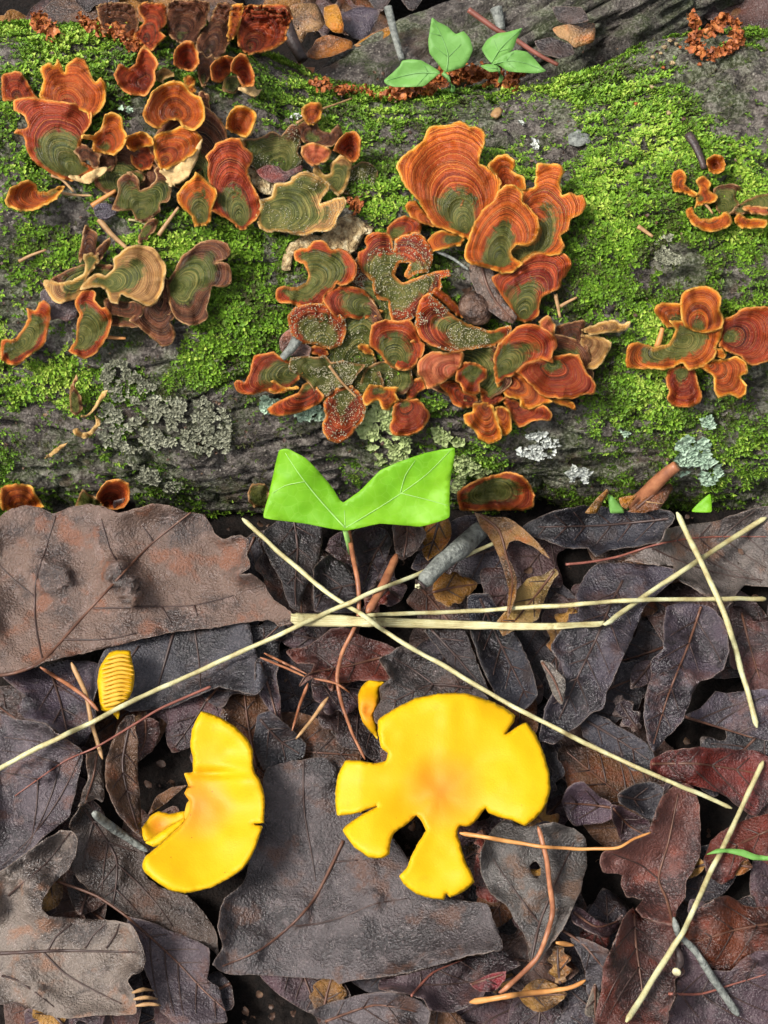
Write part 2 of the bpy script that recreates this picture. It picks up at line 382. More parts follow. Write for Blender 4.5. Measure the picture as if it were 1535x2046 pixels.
M['vein_red'] = mat_simple('reddish_leaf_stalk', [(0.3, (0.13, 0.040, 0.028)), (0.7, (0.28, 0.10, 0.070))], 150, 0.4)
M['straw'] = mat_simple('dry_straw', [(0.3, (0.28, 0.21, 0.085)), (0.5, (0.46, 0.42, 0.21)), (0.72, (0.60, 0.60, 0.37))], 130, 0.42, 0.4, 1200)
M['blade'] = mat_simple('dry_grass_blade', [(0.25, (0.20, 0.16, 0.07)), (0.5, (0.42, 0.36, 0.18)), (0.8, (0.58, 0.53, 0.30))], 300, 0.5, 0.5, 1500, (0.08, 1, 1))
M['needle'] = mat_simple('pine_needle', [(0.25, (0.16, 0.055, 0.028)), (0.55, (0.33, 0.13, 0.060)), (0.8, (0.46, 0.22, 0.10))], 200, 0.42)
M['needle_o'] = mat_simple('orange_pine_needle', [(0.25, (0.36, 0.13, 0.032)), (0.7, (0.60, 0.29, 0.090))], 150, 0.42)
M['chip'] = mat_simple('tan_needle', [(0.25, (0.22, 0.11, 0.045)), (0.7, (0.48, 0.29, 0.13))], 300, 0.5)
M['twig'] = mat_simple('grey_twig', [(0.3, (0.055, 0.058, 0.052)), (0.5, (0.17, 0.18, 0.16)), (0.75, (0.30, 0.31, 0.27))], 420, 0.6, 0.8, 700, None, 0.4, 0.0012)
M['twig_dark'] = mat_simple('dark_twig', [(0.3, (0.012, 0.009, 0.009)), (0.7, (0.075, 0.048, 0.042))], 320, 0.45, 0.6)
M['wood'] = mat_simple('broken_wood', [(0.3, (0.50, 0.45, 0.24)), (0.7, (0.70, 0.66, 0.42))], 600, 0.7)
M['soil'] = mat_simple('soil', [(0.3, (0.002, 0.0015, 0.001)), (0.7, (0.012, 0.007, 0.005))], 300, 0.95, 0.8, 500, None, 0.3, 0.002)
M['nut'] = mat_simple('nut_shell', [(0.36, (0.020, 0.011, 0.008)), (0.5, (0.085, 0.046, 0.030)), (0.66, (0.19, 0.12, 0.085))], 170, 0.5, 1.0, 500, None, 0.4, 0.002)
M['crust'] = mat_simple('orange_crust', [(0.28, (0.10, 0.022, 0.008)), (0.5, (0.33, 0.090, 0.022)), (0.75, (0.55, 0.22, 0.06))], 260, 0.5, 0.6, 1200)
M['lichen_t'] = mat_simple('pale_teal_lichen', [(0.3, (0.26, 0.38, 0.26)), (0.7, (0.46, 0.58, 0.43))], 500, 0.8, 0.5)
M['lichen_y'] = mat_simple('pale_green_lichen', [(0.3, (0.26, 0.34, 0.11)), (0.7, (0.50, 0.56, 0.26))], 500, 0.8, 0.5)
M['lichen_g'] = mat_simple('grey_green_crust', [(0.3, (0.14, 0.145, 0.09)), (0.55, (0.30, 0.30, 0.21)), (0.75, (0.46, 0.47, 0.35))], 300, 0.85, 0.6)
M['lichen_w'] = mat_simple('white_lichen', [(0.3, (0.38, 0.40, 0.35)), (0.7, (0.68, 0.70, 0.64))], 500, 0.85, 0.5)
M['cream'] = mat_simple('cream_crust', [(0.34, (0.12, 0.07, 0.035)), (0.46, (0.38, 0.27, 0.13)), (0.62, (0.62, 0.51, 0.31))], 330, 0.8, 1.0, 600, None, 0.3, 0.003)
M['fuzz'] = mat_simple('white_fuzz', [(0.3, (0.30, 0.27, 0.16)), (0.7, (0.58, 0.54, 0.38))], 500, 0.8)
M['crumb'] = mat_simple('leaf_crumb', [(0.25, (0.018, 0.011, 0.009)), (0.55, (0.085, 0.045, 0.028)), (0.85, (0.30, 0.19, 0.10))], 90, 0.55)
def mat_green(name, a, b, v):
    s = NT(name); P = s.coord(); n = s.noise(P, 60, 4); ve = s.vor(P, 240, 'DISTANCE_TO_EDGE')
    c = s.mix(s.map(ve, 0.05, 0.0, 0.0, 0.3), s.ramp(n, [(0.3, a), (0.7, b)]), v)
    s.set(Base_Color=c, Roughness=0.5, Normal=s.bump(s.math('ADD', n, s.math('MULTIPLY', ve, 0.5)), 0.35, 0.0008), Specular_IOR_Level=0.35)
    tr = s.n('ShaderNodeBsdfTranslucent'); s.l(c, tr.inputs[0]); mx = s.n('ShaderNodeMixShader'); mx.inputs[0].default_value = 0.35
    s.l(s.b.outputs[0], mx.inputs[1]); s.l(tr.outputs[0], mx.inputs[2]); s.l(mx.outputs[0], s.out.inputs[0]); return s.m
M['green'] = mat_green('fresh_green_leaf', (0.16, 0.44, 0.008), (0.25, 0.55, 0.016), (0.30, 0.58, 0.06))
M['green2'] = mat_green('soft_green_leaf', (0.16, 0.38, 0.075), (0.24, 0.50, 0.12), (0.13, 0.34, 0.05))
M['gvein'] = mat_simple('green_leaf_vein', [(0.3, (0.24, 0.46, 0.10)), (0.7, (0.34, 0.56, 0.16))], 100, 0.5)
M['gvein2'] = mat_simple('green_leaf_midrib', [(0.3, (0.12, 0.28, 0.07)), (0.7, (0.18, 0.36, 0.10))], 100, 0.5)
def mat_yellow():
    s = NT('yellow_mushroom'); P = s.coord(); z = s.attr('zone'); dm = s.attr('edge_mm'); n = s.noise(P, 45, 4); n3 = s.noise(P, 260, 4, 0.6)
    zz = s.math('ADD', z, s.math('MULTIPLY', s.math('SUBTRACT', n, 0.5), 0.14))
    c = s.ramp(zz, [(0.0, (0.60, 0.205, 0.020)), (0.22, (0.61, 0.25, 0.008)), (0.42, (0.62, 0.325, 0.002)), (1.0, (0.63, 0.365, 0.002))])
    c = s.mix(s.map(n3, 0.55, 0.75, 0.0, 0.3), c, (0.58, 0.27, 0.003))
    c = s.mix(s.map(s.vor(P, 190), 0.045, 0.03), c, (0.16, 0.07, 0.008))
    c = s.mix(s.map(s.math('ADD', dm, s.math('MULTIPLY', n3, 0.5)), 0.75, 0.35, 0.0, 0.4), c, (0.66, 0.42, 0.04))
    s.set(Base_Color=c, Roughness=0.5, Normal=s.bump(s.math('ADD', n3, s.noise(P, 1500, 2)), 0.12, 0.0005), Specular_IOR_Level=0.2)
    s.set(Subsurface_Weight=0.15, Subsurface_Scale=0.002, Subsurface_Radius=(1.0, 0.5, 0.1)); return s.m
M['yellow'] = mat_yellow()
M['gill'] = mat_simple('yellow_gill', [(0.3, (0.56, 0.27, 0.008)), (0.7, (0.64, 0.38, 0.04))], 300, 0.55)
M['stem'] = mat_simple('yellow_stem', [(0.3, (0.55, 0.27, 0.015)), (0.7, (0.74, 0.43, 0.03))], 120, 0.55)

# tiles of the reference used for measuring: origin and scale
TL = {}
for r, y in zip('ABC', (30, 340, 660)):
    for c, x in zip('1234', (30, 400, 770, 1130)): TL[r+c] = (x, y, 400/1535)
for r, y in zip('DE', (1030, 1520)):
    for c, x in zip('123', (30, 520, 1010)): TL[r+c] = (x, y, 500/1535)
TL['F'] = (0, 0, 1.0)
def pts(tile, s):
    ox, oy, k = TL[tile]
    return np.array([[ox+float(a.split(',')[0])*k, oy+float(a.split(',')[1])*k] for a in s.split()])

# ================================================================ THE SETTING
g = 30.0; q = np.linspace(-1, 1, 41); q = np.sign(q)*np.abs(q)**4*g
gx, gy = np.meshgrid(q, q); gz = -0.004+0*gx
Vg = np.stack([gx.ravel(), gy.ravel(), gz.ravel()], 1); n_ = 41
Tg = np.array([(i*n_+j, i*n_+j+1, (i+1)*n_+j+1, (i+1)*n_+j) for i in range(n_-1) for j in range(n_-1)])
link('ground', mk_mesh('ground', Vg, Tg, [M['soil']]), kind='structure')

# ---- the log: one bark mesh, moss as stuff
xs = np.concatenate([np.linspace(-1.1, -0.2, 60)[:-1], np.linspace(-0.2, 0.2, 720), np.linspace(0.2, 1.1, 60)[1:]])
ths = np.concatenate([np.linspace(-1.6, -0.2, 24)[:-1], np.linspace(-0.2, 3.45, 400), np.linspace(3.45, 4.683, 20)[1:]])
X, TH = np.meshgrid(xs, ths, indexing='ij'); nx, nth = X.shape
Rr = log_r(X.ravel(), TH.ravel(), True); VL = log_pt(X.ravel(), TH.ravel(), Rr)
ii, jj = np.meshgrid(np.arange(nx-1), np.arange(nth-1), indexing='ij'); a = (ii*nth+jj).ravel()
TLg = np.stack([a, a+1, a+nth+1, a+nth], 1)
log = link('fallen_log', mk_mesh('fallen_log', VL, TLg, [M['bark']]), label='thick mossy fallen log with dark fissured bark, covered in bracket fungi', cat='log')
def log_fine(x, th): return log_pt(x, th, log_r(x, th, True))

# bare bark (negative) and thick moss (positive) patches, given where they lie on the log
BARE = [(350,870,190,95,-.55),(90,870,90,110,-.5),(250,690,110,50,-.4),(1330,110,110,110,-.45),(1470,200,70,90,-.5),(1090,225,90,50,-.35),
        (1340,520,100,40,-.2),(1090,900,90,55,-.5),(1290,950,190,70,-.4),(700,970,200,60,-.5),(860,880,160,50,-.25),(880,650,260,170,-.35),
        (330,330,260,110,-.30),(620,330,120,90,-.25),(240,600,150,80,-.4),(1160,290,70,50,-.3),(1180,470,60,30,-.3),(780,250,60,30,-.2),(480,960,120,60,-.45),(450,800,60,40,-.3),
        (150,110,160,110,.5),(640,220,130,60,.5),(1210,400,110,110,.5),(480,600,110,170,.5),(100,510,120,110,.45),(1270,760,110,70,.4),(1300,640,60,60,.2),
        (760,330,80,60,.3),(1200,180,110,80,.45),(1450,420,120,60,.3),(1400,290,130,50,.3),(110,745,40,30,.6),(1150,620,60,70,.3),(560,700,80,60,.3),(930,830,140,60,.05),(390,740,60,30,.3)]
NS = 290000
x_ = RNG.uniform(-0.26, 0.26, NS); th_ = RNG.uniform(0.15, 3.30, NS)
Pm = log_fine(x_, th_); pp = to_px(Pm)
den = 1.9*(n2(x_*48, th_*4.6, 8.0, 4)-0.5)+0.9*(n2(x_*190, th_*18, 3.0, 2)-0.5)+0.12
for (cx, cy, rx, ry, wgt) in BARE:
    den = den+wgt*np.exp(-((pp[:, 0]-cx)/rx)**2-((pp[:, 1]-cy)/ry)**2)
keep = RNG.uniform(0, 1, NS) < (0.05+0.95*sstep(-0.18, 0.36, den))*0.78
x_, th_, Pm, den = x_[keep], th_[keep], Pm[keep], den[keep]
NB = len(x_); e = 0.002
tx = log_pt(x_+e, th_, log_r(x_+e, th_))-log_pt(x_-e, th_, log_r(x_-e, th_)); tx /= np.linalg.norm(tx, axis=1)[:, None]
nr = np.stack([0*x_, np.cos(th_), np.sin(th_)], 1); ty = np.cross(nr, tx); ty /= np.linalg.norm(ty, axis=1)[:, None]
tone = np.clip(0.44+1.15*(n2(x_*60, th_*5.5, 21.0, 3)-0.5)+0.38*den+RNG.normal(0, 0.20, NB), 0, 1)
LV, LT, LA, LK = [], [], [], []; KL = 4
size = (0.00085+0.0008*RNG.uniform(0, 1, NB)**2)*(1+0.7*np.clip(den, 0, 0.6))
lean = RNG.uniform(0, 6.283, NB)
for k in range(KL):
    az = lean+k*2*math.pi/KL+RNG.uniform(-.5, .5, NB); el = RNG.uniform(0.12, 1.15, NB)
    d = (np.cos(el)*np.cos(az))[:, None]*tx+(np.cos(el)*np.sin(az))[:, None]*ty+np.sin(el)[:, None]*nr
    s = (-np.sin(az))[:, None]*tx+np.cos(az)[:, None]*ty
    ln = size*RNG.uniform(0.7, 1.5, NB)
    wd = ln*RNG.uniform(0.17, 0.30, NB)
    b = Pm+nr*(0.0006*RNG.uniform(0, 1, NB)*(1+2*np.clip(den, 0, 1)))[:, None]
    mid = b+d*(ln*0.5)[:, None]+nr*(ln*0.08)[:, None]
    tip = b+d*ln[:, None]-nr*(ln*0.10)[:, None]
    LV.append(np.stack([b, mid+s*wd[:, None], tip, mid-s*wd[:, None]], 1))
    tn = np.clip(tone+RNG.normal(0, 0.07, NB), 0, 1)
    LA.append(np.repeat(tn[:, None], 4, 1)); LK.append(np.tile(np.array([0, .6, 1, .6]), (NB, 1)))
MV = np.concatenate(LV).reshape(-1, 3); MA = np.concatenate(LA).ravel(); MK = np.concatenate(LK).ravel()
MT = np.arange(len(MV)).reshape(-1, 4)
link('moss', mk_mesh('moss', MV, MT, [M['moss']], attrs={'tone': MA, 'tip': MK}, smooth=False),
     label='bright green moss carpeting the fallen log', cat='moss', kind='stuff')

# ---- a second, thinner log behind
BA, BB, BR = at_z([[752, 262]], 0.005)[0], at_z([[1279, -25]], 0.005)[0], 0.034
dv = BB-BA; dv /= np.linalg.norm(dv); BA = BA-dv*0.25; BB = BB+dv*0.5; sv = np.array([-dv[1], dv[0], 0])
u = np.linspace(0, 1, 420); v = np.linspace(-0.5, 3.6, 120); U, W_ = np.meshgrid(u, v, indexing='ij'); U, W_ = U.ravel(), W_.ravel()
Ls = U*np.linalg.norm(BB-BA)
rr = BR+0.010*(n2(Ls*12, W_*1.5, 5, 2)-0.5)+0.006*(n2(Ls*60, W_*9, 2, 3)-0.5)-0.006*sstep(.8, .98, 1-np.abs(2*n2(Ls*16, W_*7, 7, 3)-1))
VB = BA+Ls[:, None]*dv+rr[:, None]*(np.cos(W_)[:, None]*sv+np.sin(W_)[:, None]*np.array([0, 0, 1.0]))
ii, jj = np.meshgrid(np.arange(419), np.arange(119), indexing='ij'); a = (ii*120+jj).ravel()
link('background_log', mk_mesh('background_log', VB, np.stack([a, a+1, a+121, a+120], 1), [M['bark2']]),
     label='thinner grey log with cracked bark lying behind the mossy log', cat='log')

# ================================================================ HEIGHT MAP the litter settles on
HX0, HY0, HS = -0.30, -0.30, 0.001; HW, HH = 600, 640
hx, hy = np.meshgrid(HX0+np.arange(HW)*HS, HY0+np.arange(HH)*HS)
H = np.maximum(0.0005+0.010*(n2(hx.ravel()*28, hy.ravel()*28, 2.2, 3).reshape(HH, HW)-0.35), -0.004)
H = np.maximum(H, log_top(hx.ravel(), hy.ravel()).reshape(HH, HW)+0.001)
def gk(s): r = int(3*s)+1; k = np.exp(-0.5*(np.arange(-r, r+1)/s)**2); return k/k.sum()
def blur(A, s):
    k = gk(s); r = len(k)//2
    A = np.pad(A, r, mode='edge'); out = np.zeros((A.shape[0], A.shape[1]-2*r))
    for i, wv in enumerate(k): out += wv*A[:, i:i+out.shape[1]]
    o2 = np.zeros((out.shape[0]-2*r, out.shape[1]))
    for i, wv in enumerate(k): o2 += wv*out[i:i+o2.shape[0]]
    return o2
def hs_(A, x, y, x0=HX0, y0=HY0):
    fx = np.clip((x-x0)/HS, 0, A.shape[1]-1.001); fy = np.clip((y-y0)/HS, 0, A.shape[0]-1.001)
    i = fx.astype(int); j = fy.astype(int); u = fx-i; v = fy-j
    return A[j, i]*(1-u)*(1-v)+A[j, i+1]*u*(1-v)+A[j+1, i]*(1-u)*v+A[j+1, i+1]*u*v

LEAF_N = [0]
def drape_field(poly_xy, stiff=7.0, gap=0.0006):
    lo = poly_xy.min(0)-0.012; hi = poly_xy.max(0)+0.012
    i0 = int(np.clip((lo[0]-HX0)/HS, 0, HW-3)); i1 = int(np.clip((hi[0]-HX0)/HS+2, i0+2, HW))
    j0 = int(np.clip((lo[1]-HY0)/HS, 0, HH-3)); j1 = int(np.clip((hi[1]-HY0)/HS+2, j0+2, HH))
    A = H[j0:j1, i0:i1]
    D_ = A
    for s_ in (1, 2, 3): D_ = np.maximum.reduce([D_, np.roll(D_, s_, 0), np.roll(D_, -s_, 0), np.roll(D_, s_, 1), np.roll(D_, -s_, 1)])
    F = 0.6*blur(D_, stiff)+0.4*blur(A, stiff); F = np.maximum(F, A+gap); F = blur(F, 4.0); F = np.maximum(F, A+gap)
    return F, i0, j0, i1, j1
def stamp(i0, j0, i1, j1, x, y, T, Z, top=0.0002):
    """raise the height map under a draped sheet"""
    X2, Y2 = (x-HX0)/HS-i0, (y-HY0)/HS-j0
    A = H[j0:j1, i0:i1]
    for t in T:
        ax, ay = X2[t], Y2[t]; a0, a1 = int(max(0, ax.min())), int(min(A.shape[1]-1, ax.max()+1)); b0, b1 = int(max(0, ay.min())), int(min(A.shape[0]-1, ay.max()+1))
        if a1 < a0 or b1 < b0: continue
        zz = Z[t].max()+top
        blk = A[b0:b1+1, a0:a1+1]; np.maximum(blk, zz, out=blk)
def leaf_ribs(paths, zf, parent, mat, name, r0, r1, kind=None):
    VV, TT, b = [], [], 0
    for path in paths:
        Q = smooth_path(path, 12.0)
        if len(Q) < 2: continue
        P = zf(Q); R = np.linspace(r0, r1, len(P))
        V, T = tube(P, R, 6, 0.75, up=(0, -0.3, 1)); VV.append(V); TT.append(T+b); b += len(V)
    if not VV: return None
    V = np.vstack(VV); T = np.vstack(TT)
    return place(name, V, T, base=np.array(parent.location), parent=parent, mats=[mat], kind=kind)
def auto_side(mid, loop, step=46, ang=0.85, seed=0):
    """pairs of side veins running from a midrib to the margin"""
    Q = smooth_path(mid, 6.0); L = np.concatenate([[0], np.cumsum(np.linalg.norm(np.diff(Q, axis=0), axis=1))]); out = []
    rs = random.Random(seed); s = step*0.5
    while s < L[-1]*0.94:
        i = min(int(np.searchsorted(L, s)), len(Q)-2); t = Q[i+1]-Q[i-1]; t /= max(np.linalg.norm(t), 1e-9)
        for sg in (-1, 1):
            a = sg*(ang+rs.uniform(-.12, .12)); h = math.atan2(t[1], t[0])+a-sg*0.022*np.arange(1, 36)
            pa = np.vstack([Q[i], Q[i]+12*np.cumsum(np.stack([np.cos(h), np.sin(h)], 1), 0)]); ins = in_poly(pa, loop[::2])
            bad = np.nonzero(~ins[1:])[0]; path = list(pa[:(bad[0]+1 if len(bad) else len(pa))])
            if len(path) > 2: out.append(path[:-1] if len(path) > 4 else path)
        s += step*rs.uniform(0.8, 1.2)
    return out

def dead_leaf(loop_pts, color, label, ribs=(), side=True, z0=0.010, curl=0.0025, wave=0.003, stiff=7.0, rag=1.2, holes=(), mode='drape', group=None,
              mats=None, vmat='vein', spacing=9.0, rib_r=0.0007, name='dead_leaf', lift=0.0, fold=0.0, cat='leaf', plane=None, veins=None):
    LEAF_N[0] += 1; sd_ = LEAF_N[0]*3.7
    loop = smooth_loop(loop_pts, 5.0, rag, sd_, 0.42)
    V2, T, dm = tri_poly(loop, spacing, [np.asarray(h) for h in holes])
    edge = np.exp(-dm/26.0)
    nz = n2(V2[:, 0]/70+sd_, V2[:, 1]/70, 0.0, 3)-0.42
    nc = n2(V2[:, 0]/95+sd_, V2[:, 1]/95, 7.0, 2)-0.42
    bumpz = wave*nz*2+curl*edge*nc*4
    if fold and len(ribs):
        R0 = np.asarray(ribs[0]); bumpz = bumpz+fold*np.minimum(seg_dist(V2, R0[:-1], R0[1:]), 120)/120
    if mode == 'drape':
        P0 = at_z(V2, z0); F, i0, j0, i1, j1 = drape_field(P0[:, :2], stiff)
        for it in range(3):
            z = hs_(F, P0[:, 0], P0[:, 1], HX0+i0*HS, HY0+j0*HS)+np.maximum(bumpz, -0.0002)+lift
            P0 = at_z(V2, z)
        P = P0; ax = P[:, :2]
        b = np.maximum(bumpz, -0.0002)+lift
        def zf(Q):
            A = at_z(Q, z0)
            D = ((V2[None]-np.asarray(Q)[:, None])**2).sum(2); k = np.argsort(D, 1)[:, :3]; wq = 1/(np.take_along_axis(D, k, 1)+2.0); wq /= wq.sum(1)[:, None]
            return at_z(Q, (P[k][:, :, 2]*wq).sum(1)+0.00025)
        stamp(i0, j0, i1, j1, P[:, 0], P[:, 1], T, P[:, 2])
    elif mode == 'log':
        mid = np.median(log_sdf(on_log(V2, 0.0)))
        lf = 0.0022+lift+np.maximum(bumpz, -0.001)
        P = on_log(V2, lf)
        def zf(Q):
            D = ((V2[None]-np.asarray(Q)[:, None])**2).sum(2); k = D.argmin(1); return on_log(Q, lf[k]+0.0003)
    elif mode == 'plane':
        n = np.array(plane[1], float); n /= np.linalg.norm(n); P = at_plane(V2, plane[0], n)
        dist = (P-CAM)/np.linalg.norm(P-CAM, axis=1)[:, None]
        P = P-dist*bumpz[:, None]
        def zf(Q):
            D = ((V2[None]-np.asarray(Q)[:, None])**2).sum(2); k = D.argmin(1); A = at_plane(Q, plane[0], n)
            dd = (A-CAM)/np.linalg.norm(A-CAM, axis=1)[:, None]; return A-dd*(bumpz[k]+0.0002)[:, None]
    else:
        P = at_z(V2, z0+bumpz)
        def zf(Q):
            D = ((V2[None]-np.asarray(Q)[:, None])**2).sum(2); k = D.argmin(1); return at_z(Q, z0+bumpz[k]+0.0003)
    VV, TT, mi, src = thicken(P, T, 0.00026)
    o = place(name, VV, TT, mats=mats or [M['dead']], attrs={'edge_mm': dm[src]*0.19}, label=label, cat=cat, group=group, color=color)
    if len(ribs):
        leaf_ribs([ribs[0]], zf, o, M[vmat], 'midrib', rib_r*0.85, rib_r*0.35)
        rest = list(ribs[1:])+(auto_side(ribs[0], loop, seed=LEAF_N[0]) if side else [])
        rest = [r for r in rest if len(r) > 1]
        if rest: leaf_ribs(rest, zf, o, M[veins or 'vein_dark'], 'side_veins', rib_r*0.48, rib_r*0.22, kind='stuff')
    return o

# ================================================================ BRACKET FUNGI on the log
def gk_(s): r = int(3*s)+1; k = np.exp(-0.5*(np.arange(-r, r+1)/s)**2); return k/k.sum()
def bracket(tile, tone, g0, lev, label, base, outline, slope=0.33, cup=0.0, parent=None, name='bracket_fungus', fuzz=0):
    LEAF_N[0] += 1; sd_ = LEAF_N[0]*1.37; g = g0+0.10 if g0 > 0.1 else g0
    O_ = pts(tile, outline); O_ = O_.mean(0)+(O_-O_.mean(0))*1.07
    loop = smooth_loop(O_, 3.4, 1.9, sd_, 0.62); b = pts(tile, base)[0]
    V2, T, dm = tri_poly(loop, 4.6)
    db = np.hypot(*(V2-b).T); mm = 0.000165
    la = np.arctan2(loop[:, 1]-b[1], loop[:, 0]-b[0]); lr = np.hypot(*(loop-b).T); nb = 64; bi = ((la+math.pi)/(2*math.pi)*nb).astype(int) % nb
    prof = np.full(nb, np.nan)
    for i_, r_ in zip(bi, lr): prof[i_] = r_ if np.isnan(prof[i_]) else max(prof[i_], r_)
    ok = np.nonzero(~np.isnan(prof))[0]; prof = np.interp(np.arange(-nb, 2*nb), np.concatenate([ok-nb, ok, ok+nb]), np.tile(prof[ok], 3))
    kk_ = gk_(2.2); prof = np.convolve(prof, kk_, 'same')[nb:2*nb]
    va = (np.arctan2(V2[:, 1]-b[1], V2[:, 0]-b[0])+math.pi)/(2*math.pi)*nb-0.5
    zone = np.clip(0.82*db/np.maximum(np.interp(va % nb, np.arange(nb+1), np.append(prof, prof[0])), 4)+0.18*db/(db+dm+1e-6), 0, 1.1)
    turn = va/nb       # metres per pixel at the log
    ang = np.arctan2(V2[:, 1]-b[1], V2[:, 0]-b[0])
    L = db*mm; reach = min(L.max(), 0.04)
    lf = -0.0006+lev*0.001+slope*L*(1-0.35*L/(reach+1e-6))
    lf = lf+zone**2*0.0013*np.sin(ang*7+sd_+2*n2(V2[:, 0]/30+sd_, V2[:, 1]/30, 1.0, 2)*3)
    lf = lf+0.0050*(n2(V2[:, 0]/55+sd_, V2[:, 1]/55, 2.0, 2)-0.5)*np.clip(L/0.006, 0, 1)
    lf = lf+cup*zone**3*0.006
    lf = lf+0.00028*np.sin(zone*38+sd_+5*n2(V2[:, 0]/60, V2[:, 1]/60, sd_, 2))*np.clip(dm/8, 0, 1)
    d_mm = dm*mm*1000; th = 0.0013
    q = np.clip(d_mm/0.7, 0, 1); lf = lf-0.00035*(1-np.sqrt(np.maximum(1-(1-q)**2, 0)))
    P = on_log(V2, lf)
    VV, TT, mi, src = thicken(P, T, 0.0003+0.0006*np.clip(d_mm/1.5, 0, 1))
    at = {'zone': zone[src], 'edge_mm': d_mm[src], 'green': np.full(len(src), g), 'angle': turn[src]}
    bp = on_log(b[None], 0.0)[0]
    if parent is not None:
        o = place(name, VV, TT, base=np.array(parent.location), mats=[M[tone], M['under']], mi=mi, attrs=at, parent=parent)
    else:
        o = place(name, VV, TT, base=bp, mats=[M[tone], M['under']], mi=mi, attrs=at, label=label, cat='fungus', group='bracket fungi on the mossy log')
    if fuzz:
        k = RNG.choice(len(T), fuzz); wt = RNG.dirichlet((1, 1, 1), fuzz); S = (P[T[k]]*wt[:, :, None]).sum(1)
        kk = n2(to_px(S)[:, 0]/40, to_px(S)[:, 1]/40, sd_, 2) > 0.42; S = S[kk]; n = len(S); r = RNG.uniform(0.00008, 0.00022, n)[:, None, None]
        tet = np.array([(1, 1, 1), (-1, -1, 1), (-1, 1, -1), (1, -1, -1)])[None]*r; A = (S[:, None]+tet+np.array([0, -0.0001, 0.0002])).reshape(-1, 3)
        f = np.array([(0, 1, 2), (0, 3, 1), (0, 2, 3), (1, 3, 2)]); TT = (np.arange(n)[:, None, None]*4+f[None]).reshape(-1, 3)
        place('fuzz', A, TT, base=np.array((parent or o).location), parent=parent or o, mats=[M['fuzz']], kind='stuff')
    return o
